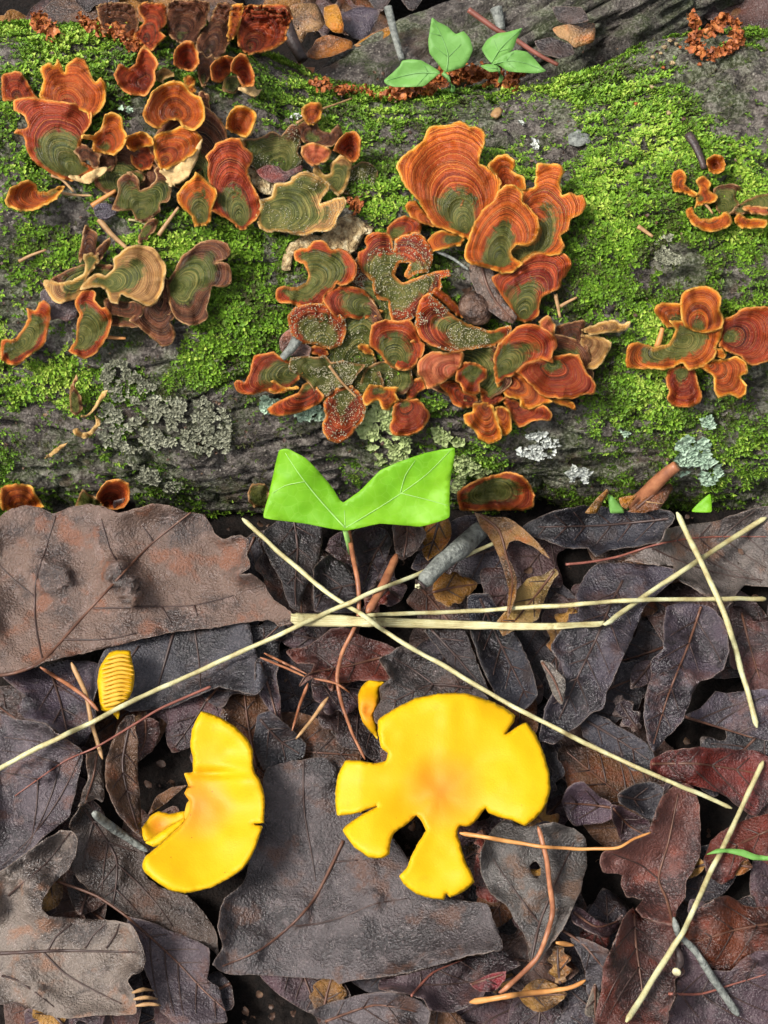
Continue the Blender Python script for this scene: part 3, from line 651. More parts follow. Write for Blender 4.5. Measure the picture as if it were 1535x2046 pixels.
# tile | tone | green extent | level mm | options | label | base | outline      ('>' lines are lobes of the bracket above them)
BR_DATA = """
F|b|.85|1|fuzz|dark olive base mat joining the red half-round and rusty brackets|715,730|650,690 690,640 735,600 765,650 745,700 765,770 725,805 680,770
F|b|.8|1||shadowed olive base behind the salmon cracked bracket|890,745|825,725 855,690 930,690 1000,700 1015,765 960,800 900,790 850,765
F|b|.8|1|fuzz|olive base plate beneath the narrow red wedge|740,630|680,560 725,515 785,560 800,640 755,665 700,625
F|b|.5|1||shadowed brown base plate behind the round orange cup|390,370|330,250 400,215 445,255 455,330 410,385 345,365 305,300
F|b|.5|1||dark base plate under the red-brown cup and small orange fan|240,370|185,300 255,290 310,335 300,390 240,395 195,370
F|b|.55|1||dark base plate under the wet maroon bracket|1080,760|1010,700 1090,670 1165,690 1180,760 1120,800 1040,790
F|b|.7|1||dark green base plate under the striped tan fan|220,590|110,560 180,530 260,540 330,560 340,620 270,650 180,640 120,610
A1|r|.5|3||tall ragged fan with olive-green foot and notched brown top, widest in its cluster|470,1210|140,645 260,670 340,680 450,690 560,750 560,850 510,920 480,1030 500,1110 600,1160 480,1230 400,1250 330,1225 230,1170 150,1110 100,1020 80,930 10,910 30,880 110,865 80,780 10,740 10,670
>A1|o|.12|5.5||upper_lobe|400,720|340,345 385,440 400,385 470,335 530,355 560,420 600,510 650,480 685,530 680,640 640,720 560,780 540,740 450,700 340,690 250,660 200,620 230,510 210,440 220,400 280,370 310,395
A1|o|.12|8|cup|small orange fan with pale rim leaning on the tall ragged fan|690,1040|690,780 760,760 810,800 825,880 850,930 820,1000 760,1060 690,1050 610,1030 600,960 530,950 520,920 610,920 670,860
A1|b|0|6||small crinkled brown rosette at the foot of the tall ragged fan|570,1160|510,990 560,1010 610,1050 660,1070 640,1110 650,1160 600,1170 560,1110 510,1120 490,1070 460,1050
A1|b|.1|3||dark brown stub tucked under the small orange fan with pale rim|660,1180|660,1060 770,1070 780,1130 740,1190 660,1190 640,1130
A1|p|0|5||upturned pale tan edge curling below the tall ragged fan|500,1285|420,1230 450,1225 500,1240 560,1210 650,1170 695,1165 690,1200 640,1240 560,1290 500,1280 440,1255
A1|r|0|3|cup|reddish fan with a tall peak and white edge above the round orange cup|1020,540|775,440 820,380 880,410 930,370 950,290 985,255 1040,300 1085,370 1065,430 1060,510 1000,600 900,600 840,570 800,520
A1|t|.3|3||small olive-tan bracket between the peaked fan and the round orange cup|1100,500|1080,440 1150,410 1210,440 1215,470 1160,480 1130,520 1080,490
A1|o|0|9|cup|round glossy orange cup with a wrinkled red centre|1240,770|1110,560 1200,520 1280,530 1340,600 1410,640 1440,720 1430,810 1370,870 1290,850 1240,800 1170,810 1110,865 1030,820 1000,750 1030,660 1060,610
A1|o|0|5||tiny orange lobe sprouting behind the round orange cup|1310,545|1300,490 1330,460 1380,490 1370,540 1320,550
A1|o|0|6||tiny orange lobe touching the rim of the round orange cup|1330,590|1320,550 1360,530 1390,570 1370,610 1320,590
A1|b|.2|1||tall blackish bracket with tan edge standing behind the round orange cup|1450,950|1395,610 1490,620 1490,720 1530,790 1530,980 1450,940 1430,760 1400,680
A1|o|0|8|cup|small square orange cap on top of a red-brown cup|960,1025|880,930 970,900 1040,940 1050,1000 980,1010 920,1040 870,1010 855,950
A1|r|.1|4||red-brown cup carrying a small square orange cap|960,1170|930,1030 1010,1005 1060,1060 1080,1110 1020,1180 960,1190 910,1150 890,1080
A1|o|0|9||broad orange shell turned up to show its grainy tan underside|1130,1140|1070,950 1130,900 1210,890 1290,855 1380,890 1425,950 1410,1010 1340,1080 1240,1140 1130,1180 1090,1100 1070,1020
>A1|p|0|7||underside|1200,1290|1425,960 1400,1090 1310,1260 1200,1305 1160,1260 1120,1190 1240,1140 1340,1080
A1|b|0|2||blackish-brown bracket in the shade of the upturned orange shell|1350,1200|1420,1000 1455,1080 1440,1170 1400,1240 1330,1210 1350,1130
A1|r|0|6|cup|dark red hooded bracket with orange lip near the crest of the log|1330,410|1240,260 1300,210 1360,215 1395,290 1400,370 1350,420 1280,405 1230,370 1225,310
A1|b|.2|4||narrow brown bracket beside the dark red hooded one|1440,540|1400,300 1440,285 1470,330 1510,300 1530,360 1510,430 1450,550 1410,470
A1|r|.0|4||wet scarlet bracket on the crest above a crumbly orange crust|1000,200|950,-60 1020,-90 1150,-60 1155,60 1110,120 1150,160 1110,210 1040,265 980,220 920,170 940,100 990,60
A1|b|.1|3||shiny purple-brown bracket with orange tip between two scarlet brackets on the crest|1260,190|1200,-90 1470,-90 1460,60 1420,110 1400,190 1350,215 1250,200 1180,120
A1|b|.0|3||dull purple bracket half covered by crumbly orange crust on the crest|800,170|640,-60 790,-90 900,-60 940,60 910,160 840,180 760,130 680,120
A1|r|.1|3||dark red pointed bracket left of the tall ragged fan|20,650|-90,470 -10,440 50,450 110,540 160,630 60,640 -10,650 -90,640
A2|r|.05|5||big scarlet wet bracket with tan curled lip on the crest of the log|380,270|340,-50 640,-70 695,20 650,130 655,180 600,230 480,280 370,290 310,230 290,100
A2|b|.05|3||purple-brown ribbed bracket beside the big scarlet one|60,300|130,-70 230,-70 240,150 200,240 160,310 20,330 -20,200 60,80
A2|o|0|6||narrow orange fold wedged between purple and scarlet brackets|230,195|240,-60 330,-70 290,130 220,200 215,100
A2|r|0|6|cup|left half of a pair of dark red cups with thick orange lips|220,480|85,400 130,350 190,320 250,335 265,400 200,470 160,510 100,490
A2|r|.0|7|cup|right taller half of a pair of dark red cups with thick orange lips|330,530|265,340 310,305 360,330 385,400 410,460 400,530 330,540 290,460 240,420
>A2|p|0|5||underside|380,620|300,560 400,530 430,570 470,570 420,630 350,600
A2|b|.9|2||green-crusted bracket under the pair of dark red cups|260,600|190,490 280,470 310,540 260,600 180,570
A2|o|.0|8|cup|orange spoon-shaped bracket alone in moss below the pair of dark red cups|270,910|215,800 270,710 340,705 415,745 420,800 390,880 340,930 250,890 210,860
>A2|p|0|6||underside|290,985|425,830 390,920 300,985 270,960 340,920 390,870
A2|b|.25|1||dark shadowed bracket wall left of the orange spoon-shaped bracket|40,910|0,600 60,620 80,720 110,790 160,790 170,840 150,880 180,960 0,930 -20,800
A2|r|.34|5||long scarlet tongue with stacked ridges and a mossy green foot|310,1600|55,1090 110,1040 130,1000 230,965 310,970 340,1030 395,1070 390,1140 360,1210 430,1370 465,1460 430,1530 380,1580 330,1630 280,1610 230,1560 100,1480 95,1330 70,1240 75,1140
A2|b|.85|1|fuzz|wide dull olive bracket overgrown with algae behind the long scarlet tongue|600,1190|340,960 450,950 560,900 620,930 690,850 740,860 770,960 740,1050 780,1110 700,1200 600,1210 520,1150 430,1190 390,1080
A2|o|.05|7||small orange thumb pointing up beside a thin straw|850,835|785,720 850,670 920,680 935,740 910,810 860,840 810,820
A2|b|.25|4||wrinkled brown bracket at the foot of the small orange thumb|850,960|750,860 820,810 900,830 920,880 990,900 1050,840 1085,900 1080,930 1010,1000 920,1000 800,970 760,910
A2|k|0|9||flat pinkish-orange disc beside the olive forked bracket|900,1135|785,1010 870,980 960,1010 1000,1040 970,1110 880,1150 820,1130 785,1070
A2|r|0|8|cup|deep dark red cup with orange lip right of the pinkish disc|1150,1090|1070,960 1130,905 1190,905 1225,970 1210,1080 1170,1120 1090,1060 1030,1030
A2|t|.7|5||olive forked bracket below the deep dark red cup|1020,1310|1000,1150 1080,1080 1160,1120 1140,1230 1120,1310 1060,1380 990,1310 880,1210 900,1150 950,1220 1000,1210
A2|b|.95|1|fuzz|flat dark green algae-covered bracket beside the olive forked one|1250,1330|1150,1200 1240,1130 1340,1170 1360,1260 1310,1350 1200,1390 1110,1360 1120,1290
B2|t|.78|6|fuzz|widest flat fan, dull olive and furry with a bright orange margin|480,390|480,230 560,200 590,110 690,100 720,60 800,25 870,40 950,90 990,130 950,190 910,260 960,240 1080,205 1100,240 1090,290 1040,350 1030,420 980,455 880,460 800,495 700,475 600,455 530,465 470,420 455,340 480,280
B1|o|.5|6||teardrop-shaped orange bracket with olive zones and a pointed top|1430,400|1255,180 1310,110 1370,60 1390,25 1430,50 1490,110 1535,150 1540,200 1510,280 1500,370 1470,410 1380,415 1360,350 1290,290 1255,230
B2|r|.66|7||green crescent with three rounded red lobes, curling like a spiral|790,880|725,640 780,605 830,605 860,565 920,550 970,580 1000,620 1060,610 1120,640 1180,720 1180,780 1150,850 1070,885 1040,870 1000,920 950,960 940,1020 840,1050 760,1030 700,1010 620,1000 595,950 610,900 660,880 740,890 810,860 830,800 800,730 740,700
B2|r|.5|5||flat red bracket with yellow-green inner end beside the green crescent|1340,1060|935,960 990,930 1080,895 1180,900 1260,930 1320,1000 1340,1060 1385,1080 1340,1115 1230,1140 1130,1125 1100,1150 1030,1110 990,1060 960,1010
B2|r|.2|3|fuzz|narrow red wedge dusted white beside the frayed olive bracket|1310,920|1190,710 1240,700 1280,770 1300,850 1350,930 1300,940 1200,890 1160,860 1180,790
B2|r|.62|5|fuzz2|large frayed olive bracket with white fuzz, torn notch and red top lobes|1480,980|1235,640 1290,600 1280,540 1350,490 1450,505 1480,550 1490,620 1500,540 1580,510 1650,490 1700,520 1760,600 1770,700 1740,780 1660,790 1600,830 1560,800 1600,720 1530,720 1500,800 1560,850 1700,800 1880,760 1900,800 1830,830 1830,900 1700,980 1680,1060 1600,1130 1480,1150 1440,1000 1360,960 1330,840 1260,780 1230,700
B2|r|.5|6|fuzz|red half-round bracket with streaks directly below the green crescent|950,1345|685,1130 740,1060 860,1030 960,1040 1050,1100 1100,1150 1105,1230 1085,1300 1070,1340 980,1360 900,1330 840,1330 760,1310 710,1240
F|r|.5|6||rusty bracket with olive heart below the large frayed olive bracket|785,730|742,668 748,650 770,641 795,645 815,640 832,660 838,680 846,690 838,715 820,735 790,735 770,720 760,705 742,690
A3|o|.28|8||largest orange fan with many fine concentric rings and a wavy cream margin|620,1645|300,980 350,880 430,870 500,860 570,835 640,875 720,890 755,940 740,1020 720,1090 715,1150 760,1160 840,1230 870,1290 860,1310 830,1440 740,1520 690,1600 650,1690 600,1680 520,1640 430,1610 370,1580 330,1520 300,1460 260,1400 200,1340 150,1260 115,1170 160,1090 230,1040
>B3|o|.0|8||side_lobe|400,425|160,280 190,245 240,240 275,290 340,350 390,390 370,430 290,410 200,360
B3|o|.35|7||small bean-shaped orange bracket under the largest orange fan|570,520|330,540 380,490 440,460 500,480 570,475 605,520 580,570 480,590 400,610 340,630 312,590
B3|o|.52|5||branching olive and orange fan behind the ringed yellow-rimmed fan|960,700|1165,-20 1210,-30 1330,-20 1370,30 1340,100 1350,200 1400,180 1450,200 1500,200 1525,260 1490,330 1420,370 1400,450 1340,490 1370,570 1330,630 1240,640 1150,630 1050,690 980,750 940,700 1000,580 1140,530 1170,440 1060,260 1060,170 1110,150 1150,140
A3|o|.0|6|cup|small orange trumpets squeezed between two large ringed fans|950,1345|800,1150 860,1090 920,1080 985,1120 990,1170 970,1200 1050,1240 1060,1330 930,1330 870,1290 840,1220
B3|o|.40|11||ringed fan with bright yellow rim and a small green spiral foot|880,690|870,180 930,130 1010,150 1050,200 1050,260 1110,310 1160,380 1170,460 1140,530 1080,580 1000,570 965,620 990,660 1050,700 980,760 900,780 850,750 740,725 650,690 625,640 650,540 690,430 750,320 830,250
B3|r|.4|5||red fan with green foot under the branching olive and orange fan|1050,1125|835,830 900,790 960,780 1050,720 1150,650 1250,640 1350,650 1400,690 1410,740 1380,800 1340,850 1330,900 1280,930 1200,970 1170,1100 1100,1150 1020,1130 950,1010 900,960 870,900
B3|r|.4|4||short rust-red bracket between the cream crust and the largest orange fan|50,530|25,440 80,380 150,355 230,375 270,410 260,480 170,490 60,540 20,490
B3|k|.0|8||small rounded salmon lobe perched on a red fan beside dry needles|1210,1250|1180,1160 1250,1120 1300,1180 1290,1260 1230,1260 1190,1210
B3|r|.0|3||pointed red spike rising beside the brown nut|600,1115|380,910 410,900 460,940 560,1040 620,1120 540,1110 440,1010 370,970
F|r|.55|6|fuzz2|red and olive bracket with white fuzz reaching from the nut to a frayed tip|985,682|843,605 860,590 885,610 905,630 930,645 975,660 1010,650 1015,668 980,690 940,695 905,700 870,690 845,675 835,645
C3|r|.5|6||maroon fan with fine arcs and an olive stalk-like foot|880,310|960,30 1020,-20 1100,-40 1200,-10 1290,60 1305,130 1270,180 1270,245 1180,220 1060,270 1000,330 930,360 870,400 845,310 850,180 900,90
C3|o|.0|4||split yellow-orange bracket just below the maroon fan|930,370|860,380 960,340 1020,320 1100,380 1180,470 1270,540 1160,580 1100,600 1040,580 1030,530 940,510 880,450
C3|r|.12|9||wet dark maroon bracket with wavy rings and frilled lower edge|1280,250|1470,200 1510,270 1540,330 1600,420 1580,480 1500,490 1420,520 1300,510 1210,500 1150,440 1090,380 1030,320 1100,260 1200,230 1350,200
>C3|o|0|7||lower_lobe|1280,525|1280,530 1400,530 1450,580 1455,612 1400,590 1320,570
C4|t|.0|4||tan-lipped dark bracket beside a flat tan flake, end of the main cluster|130,70|130,40 250,50 340,90 335,150 290,230 220,290 100,270 60,200 140,200 120,100
B4|t|.0|5||flat wavy tan flake resting on moss at the end of the main cluster|160,1235|140,1220 220,1190 300,1155 380,1150 420,1180 490,1165 480,1200 420,1240 300,1250 200,1260
B4|b|.1|3||glossy dark brown bracket wedged against the flat tan flake|60,1300|-60,1200 40,1170 120,1150 150,1170 130,1230 140,1290 90,1330 0,1320 -60,1270
C3|k|.0|8||salmon-pink cracked bracket like a folded shell|560,330|255,260 300,200 380,165 460,175 540,150 590,180 585,250 540,320 430,400 330,435 300,370 260,330
C3|r|.45|7||rust bracket with round green cap|690,300|560,300 620,250 700,260 770,300 775,360 720,410 725,470 660,495 600,460 580,410 545,380
C3|r|.0|4||dark red trough below the rust bracket with a green cap|660,530|420,415 480,390 560,400 600,470 690,500 700,560 660,590 590,590 520,560 490,500
C3|r|.3|4||short olive-red neck joining the lowest twin-lobed bracket to the cluster|800,470|720,430 800,480 880,470 910,520 850,570 760,580 740,520
C3|o|.08|6||lowest twin-lobed orange-red bracket hanging from the main cluster|770,560|610,650 670,630 680,580 760,560 820,590 850,680 890,790 860,840 790,860 720,830 680,760 620,720
>C3|o|.0|6||side_lobe|870,590|850,600 920,590 965,660 965,760 930,800 890,790 860,700
C3|r|.0|4||crimson bracket with crimped yellow lip below the wet maroon one|980,550|915,560 930,515 1010,540 1060,590 1130,600 1200,570 1250,610 1270,660 1240,690 1160,690 1100,710 1030,740 1000,710 970,650
C3|r|.16|6||red bell-shaped bracket hanging over pale green lichen|150,545|70,590 110,545 180,535 250,540 300,590 335,650 320,700 270,760 200,800 130,805 60,790 40,740 60,680
C3|r|.6|5||green-backed bracket with red right edge beside the salmon cracked one|90,150|75,270 130,300 190,290 240,250 260,170 220,80 170,110 80,130
C3|r|.0|4||small maroon lip just above the red bell-shaped bracket|190,400|165,440 250,370 300,390 305,440 250,490 230,520 170,520
C2|r|.5|6||fan with scarlet bands and a moss-green back, pointing away from the cluster|730,320|275,400 310,375 350,390 385,330 400,270 420,205 480,190 560,178 620,220 700,250 770,310 740,380 690,430 640,470 560,480 500,460 430,485 340,480 290,450
>C2|o|0|8||curled_lobe|640,430|530,420 560,385 600,400 660,440 740,425 750,450 680,465 600,485 540,470
C2|b|.95|4|fuzz2|flat olive mat dusted with white specks in the middle of the cluster|980,330|710,220 800,205 900,210 960,200 1000,250 1080,240 1160,250 1250,270 1200,330 1150,400 1050,440 960,500 890,490 860,420 780,350 700,300
C2|r|.35|5||long low red bracket with smooth orange edge over grey-green lichen|830,400|530,600 580,560 660,520 750,480 780,430 840,400 890,450 935,500 930,540 870,580 780,620 700,640 620,650 550,635
C2|r|.0|5||little red flap above the flat olive mat|960,170|840,150 880,120 950,125 980,170 950,210 880,190
C2|o|.0|5||little orange flap between the half-round and rusty brackets|1300,180|1215,120 1250,100 1310,140 1330,185 1270,180 1220,150
C2|r|.38|6|fuzz|red tongue with green upper half hanging below the flat olive mat|1130,480|960,620 955,560 1000,490 1080,450 1160,440 1240,520 1260,600 1245,680 1200,740 1130,820 1060,855 990,830 950,770 945,710 970,660
C2|b|.9|3|fuzz|green bracket mat between the red tongue and the rusty bracket|1420,400|1240,430 1280,300 1380,250 1500,240 1600,280 1620,400 1560,480 1420,470 1300,450
C2|o|.25|6||ruffled brown-orange bracket between the red tongue and the bell-shaped one|1380,445|1250,510 1310,420 1420,440 1515,445 1500,490 1520,540 1470,570 1450,610 1400,600 1360,540 1280,575
C2|b|.88|4||dark green disc with thin brown rim next to the big green leaf|470,1350|370,1250 400,1185 470,1180 520,1210 520,1340 430,1355 385,1320
B1|r|.62|6||green ear-shaped bracket with red rim, lowest of the brown group|40,1340|90,1070 150,1085 180,1030 220,1015 262,1060 265,1140 245,1240 230,1310 180,1370 110,1410 50,1465 0,1483 -90,1440 -90,1300 0,1290 60,1220 100,1140
B1|r|.62|6||green-backed bracket with scarlet upper corner below the tan-tipped arm|490,1310|470,1000 520,940 590,925 620,960 610,1010 660,1060 690,1055 725,1100 735,1160 710,1240 680,1300 620,1390 540,1430 470,1400 420,1370 470,1300 480,1180 500,1110 470,1050
B1|o|.25|6|cup|orange bracket with a green pointed tail beside scattered needles|330,150|-60,230 -20,140 60,100 110,85 160,115 180,160 240,165 300,140 365,130 310,210 220,265 140,300 60,305 -40,270
B1|b|.62|4||green clover-shaped bracket with brown lobes over a wet purple leaf|960,340|770,250 800,180 800,90 850,40 910,35 955,90 960,150 1030,130 1080,60 1060,10 1100,-20 1170,40 1190,150 1160,240 1110,250 1105,310 1050,350 1000,390 930,370 900,300 820,305 760,290
B1|b|.8|5||tiny green lobe above the clover-shaped bracket|960,95|860,20 930,5 990,30 985,90 950,100 890,50
B1|b|.5|4||small green and brown sliver below the clover-shaped bracket|975,480|945,550 960,480 1010,400 1060,368 1095,390 1080,450 1030,510 980,560
B1|b|.0|5||upright brown translucent horn at the end of the green arm|570,665|545,430 590,460 630,500 620,580 640,640 600,660 530,670 500,700 490,640 510,560
B1|b|.0|5||smaller brown horn leaning away from the green arm|640,690|610,640 660,570 725,520 730,570 690,640 650,690
B1|t|.62|6||narrow green arm ending in a square tan tip|580,680|520,660 600,650 640,700 600,760 560,820 560,870 500,930 490,970 400,1000 330,1010 280,960 235,880 240,845 300,840 350,860 440,840 520,790 530,720
B1|t|.48|8||tan fan with brown stripes and a dark green heart, ragged white edge|690,870|760,690 800,650 860,605 950,590 1050,610 1100,670 1140,740 1130,850 1110,930 1070,1010 1010,1035 940,1000 850,960 820,950 800,1010 740,1000 700,910 620,890 520,910 560,850 640,790 700,810 760,760
B1|b|.0|4||glossy dark brown curl under the striped tan fan|800,990|690,1000 740,980 830,1010 920,1010 980,1050 970,1110 900,1140 820,1120 740,1110 700,1080
B1|b|.0|5||drooping glossy brown bracket with pale tip under the striped tan fan|1120,990|980,1060 1100,970 1160,1000 1240,1110 1190,1160 1225,1240 1200,1320 1130,1340 1040,1270 960,1200 890,1150
B1|b|.52|7||purple-brown hooked bracket with a large dark green patch|1250,900|1180,860 1240,770 1290,670 1360,620 1420,570 1500,550 1560,560 1620,590 1640,650 1610,690 1530,720 1560,710 1620,720 1650,790 1640,870 1590,895 1540,890 1510,890 1490,970 1470,1050 1480,1110 1400,1165 1330,1165 1250,1120 1210,1040 1190,950
B4|o|.0|5||stacked small orange-pink lobes joined to a green strip, edge of the small cluster|940,150|820,60 840,10 890,0 930,60 920,110 1000,170 985,205 930,180 830,150
B4|o|.2|5||upright orange-red bracket forking above the U-shaped one|1010,230|1005,90 1060,50 1110,100 1105,160 1160,190 1140,240 1060,260 1000,280 1010,200 1030,150
B4|b|.8|3||dull olive bracket with orange shoulder inside the small cluster|1200,310|1145,150 1200,120 1300,110 1340,140 1300,200 1330,260 1260,330 1180,320 1150,240
B4|o|.3|6||U-shaped orange bracket with green inner edge|1100,345|935,320 980,290 1000,330 1040,370 1110,370 1180,345 1225,320 1260,350 1270,400 1230,440 1150,465 1080,465 1010,430 960,390
B4|o|.0|6||rounded orange bracket with dark hollow beside the U-shaped one|1400,390|1300,370 1340,335 1400,370 1540,380 1520,440 1420,445 1350,440 1310,410
B4|b|.9|3||green strip bracket with a salmon lip above the rounded orange one|1400,250|1270,330 1340,260 1460,200 1580,190 1580,320 1400,330 1330,340
>B4|k|.0|6||lip|1440,280|1360,290 1400,272 1500,280 1570,300 1560,340 1420,330
A4|o|.0|7|cup|small single orange cup with red centre beside a dark twig|1145,1165|1090,1120 1140,1080 1200,1095 1218,1150 1200,1195 1150,1215 1110,1190
C4|o|.6|5||wide orange-edged olive plate of the four-lobed group|900,70|480,230 500,120 560,95 640,110 690,130 800,100 840,0 800,-60 1000,-60 1180,-20 1170,60 1140,120 1140,180 1090,240 1050,260 990,290 930,300 890,250 830,280 740,295 650,290 570,290 500,280
B4|o|.35|6||left orange ear of the four-lobed group beside an orange needle|860,1185|690,1060 740,1020 820,1025 890,1030 930,1100 910,1160 860,1180 790,1200 740,1160 700,1110
B4|o|.15|8||tall domed bright orange fan crowning the four-lobed group|1000,1230|895,970 930,930 1000,905 1080,900 1150,930 1190,990 1180,1070 1205,1130 1190,1200 1130,1230 1040,1240 930,1200 900,1130 890,1050
C4|r|.15|6||broad red-orange bracket adjoining the four-lobed group|1230,60|1190,110 1200,0 1210,-80 1280,-100 1350,-150 1430,-165 1580,-160 1620,0 1580,200 1430,260 1340,190 1240,150
C4|r|.35|5||round-ended red bracket with blackish upper half hanging below the olive plate|890,300|775,360 810,300 900,280 980,300 1010,400 1040,480 1030,540 980,575 900,585 820,570 785,520 800,470 780,420
C4|o|.0|7||wrinkled orange bracket with cream frill hanging beside the round-ended red one|1100,260|1045,290 1120,240 1210,230 1320,210 1380,260 1390,330 1340,360 1380,420 1370,480 1330,515 1260,490 1180,510 1145,450 1140,360 1100,320
C4|o|.0|8||small orange knob above the wrinkled orange bracket with cream frill|1150,200|1140,140 1200,140 1230,190 1200,220 1140,190
C1|o|.0|5||orange-red bracket low on the bark, cut smooth along its rim|40,1370|-90,1210 50,1185 120,1200 160,1260 210,1350 120,1375 -90,1370
C1|r|.0|6|cup|red cup with orange rim low on the bark, growing from a green stub|690,1350|645,1250 710,1165 800,1155 860,1180 868,1280 830,1350 760,1370 690,1340 640,1290
C1|b|.9|3||green stub bracket joined to the red cup low on the bark|600,1370|470,1350 520,1230 570,1260 640,1300 690,1350 600,1375
C1|b|.6|4||thin green blade with curled tan edge beside a black hollow|440,600|430,430 470,350 480,390 460,430 500,500 515,600 470,640 430,610 420,520
C1|t|.0|4||thin tan rim seen edge-on beside the black hollow|540,668|505,655 560,640 620,560 660,480 705,465 690,510 640,580 580,640 530,668
C1|t|.35|5||small tan crescent with green hollow below the thin tan rim|540,740|450,760 490,750 510,780 570,770 610,720 615,665 650,690 640,740 590,800 530,825 470,800
C1|t|.0|3||thin tan sliver on bark below the dark knot|240,985|235,980 300,910 400,860 360,910 290,960
C3|r|.58|5||bracket with bushy green centre and red-brown hood beside the big green leaf|800,1230|575,1250 640,1190 750,1140 870,1110 950,1095 1040,1120 1100,1190 1130,1270 1120,1340 1060,1372 800,1372 600,1372
"""
_last = None
for line in BR_DATA.strip().split('\n'):
    ch = line.startswith('>'); f = line.lstrip('>').split('|')
    tile, tn_, gx_, lv, opt, lab, bs, ol = f
    fz = 0
    if 'fuzz2' in opt: fz = 1100
    elif 'fuzz' in opt: fz = 420
    if ch: bracket(tile, tn_, float(gx_), float(lv), None, bs, ol, parent=_last, name=lab, cup=1.0 if 'cup' in opt else 0)
    else: _last = bracket(tile, tn_, float(gx_), float(lv), lab+' (bracket)' if False else lab, bs, ol, cup=1.0 if 'cup' in opt else 0, fuzz=fz)

# ================================================================ OTHER THINGS ON THE LOG
def crinkle(center, n, r, seed):
    """a small curled flake"""
    rs = np.random.default_rng(seed); k = 5
    a, b = np.meshgrid(np.linspace(-1, 1, k), np.linspace(-1, 1, k)); a, b = a.ravel(), b.ravel()
    z = 0.5*(a*a*rs.uniform(-1, 1)+b*b*rs.uniform(-1, 1)+a*b*rs.uniform(-1, 1))+rs.normal(0, 0.16, k*k)
    q = rs.normal(size=(3, 3)); q, _ = np.linalg.qr(q)
    V = np.stack([a*(1-.3*b*b), b*(1-.3*a*a)*rs.uniform(.5, 1), z], 1)@q.T*r
    ii, jj = np.meshgrid(np.arange(k-1), np.arange(k-1)); i = (jj*k+ii).ravel()
    return V+center, np.vstack([np.stack([i, i+1, i+k+1], 1), np.stack([i, i+k+1, i+k], 1)])
def crust(name, path, width, count, size, mat, label, cat, lift=0.0012, px_noise=6.0, seed=1):
    rs = np.random.default_rng(seed); Q = smooth_path(path, 4.0); VV, TT, b = [], [], 0
    c = Q[rs.integers(0, len(Q), count)]+rs.normal(0, 1, (count, 2))*width
    P = on_log(c, lift+rs.uniform(0, 1, count)*0.0022)
    for k in range(count):
        V, T = crinkle(P[k], None, size*rs.uniform(0.5, 1.3), seed*1000+k); VV.append(V); TT.append(T+b); b += len(V)
    return place(name, np.vstack(VV), np.vstack(TT), mats=[mat], label=label, cat=cat, smooth=True)
crust('crust_fungus', pts('A3', '20,600 130,570 250,570 350,530 430,480 560,450 680,440 800,470 900,480 990,540'), (7, 8), 380, 0.0017, M['crust'], 'long crumbly orange crust along the crest in front of the seedlings', 'fungus', seed=3)
crust('crust_fungus', pts('A3', '980,450 1050,420'), (5, 5), 40, 0.0016, M['crust'], 'small knot of orange crust under the seedling with glossy leaves', 'fungus', seed=4)
crust('crust_fungus', pts('A1', '160,40 220,60 260,110 310,140'), (7, 7), 110, 0.0018, M['crust'], 'clump of orange crumbs alone in moss above the tall ragged fan', 'fungus', seed=5)
crust('crust_fungus', pts('A1', '520,40 640,90 740,110 830,140 880,190 960,220'), (7, 7), 190, 0.0017, M['crust'], 'strip of orange crumbs at the foot of the scarlet crest brackets', 'fungus', seed=6)
crust('crust_fungus', pts('A4', '980,30 1010,120 970,230 1060,280 1150,290 1290,240 1330,170 1290,60 1200,30 1120,150'), (6, 6), 230, 0.0016, M['crust'], 'ring of flaky orange crust round a grey patch of bare bark', 'fungus', seed=7)
crust('crust_fungus', pts('A2', '880,530 960,540 1080,570 1230,560 1320,600 1380,620'), (4, 4), 90, 0.0014, M['crust'], 'thin broken line of rusty crumbs along the mossy crest', 'fungus', seed=8)
crust('crust_fungus', pts('B2', '1140,240 1200,260 1210,290'), (5, 5), 36, 0.0014, M['crust'], 'pinch of salmon crumbs between the widest flat fan and cream crust', 'fungus', seed=9)
# tiny discs on the bare grey bark
k0 = 0
for (tx_, ty_) in pts('A4', '800,190 850,220 880,245 760,245 670,320 750,400 820,365 660,550 540,680 790,675 680,790 1030,375 730,290 790,750'):
    k0 += 1; rpx = 3.0+2.2*((k0*37) % 10)/10
    loop = [(tx_+rpx*1.2*math.cos(a)*(1+.25*math.sin(3*a+k0)), ty_+rpx*math.sin(a)) for a in np.linspace(0, 6.283, 10)[:-1]]
    V2, T, dm = tri_poly(smooth_loop(loop, 2.0), 2.5); P = on_log(V2, 0.0014+0.0006*np.clip(dm/3, 0, 1))
    VV, TT, mi, src = thicken(P, T, 0.0007)
    place('disc_fungus', VV, TT, mats=[M['crust'] if k0 % 3 == 0 else M['cream']], label='tiny tan or orange disc dotting the bare bark near the flaky crust ring', cat='fungus', group='tiny discs on bare bark')
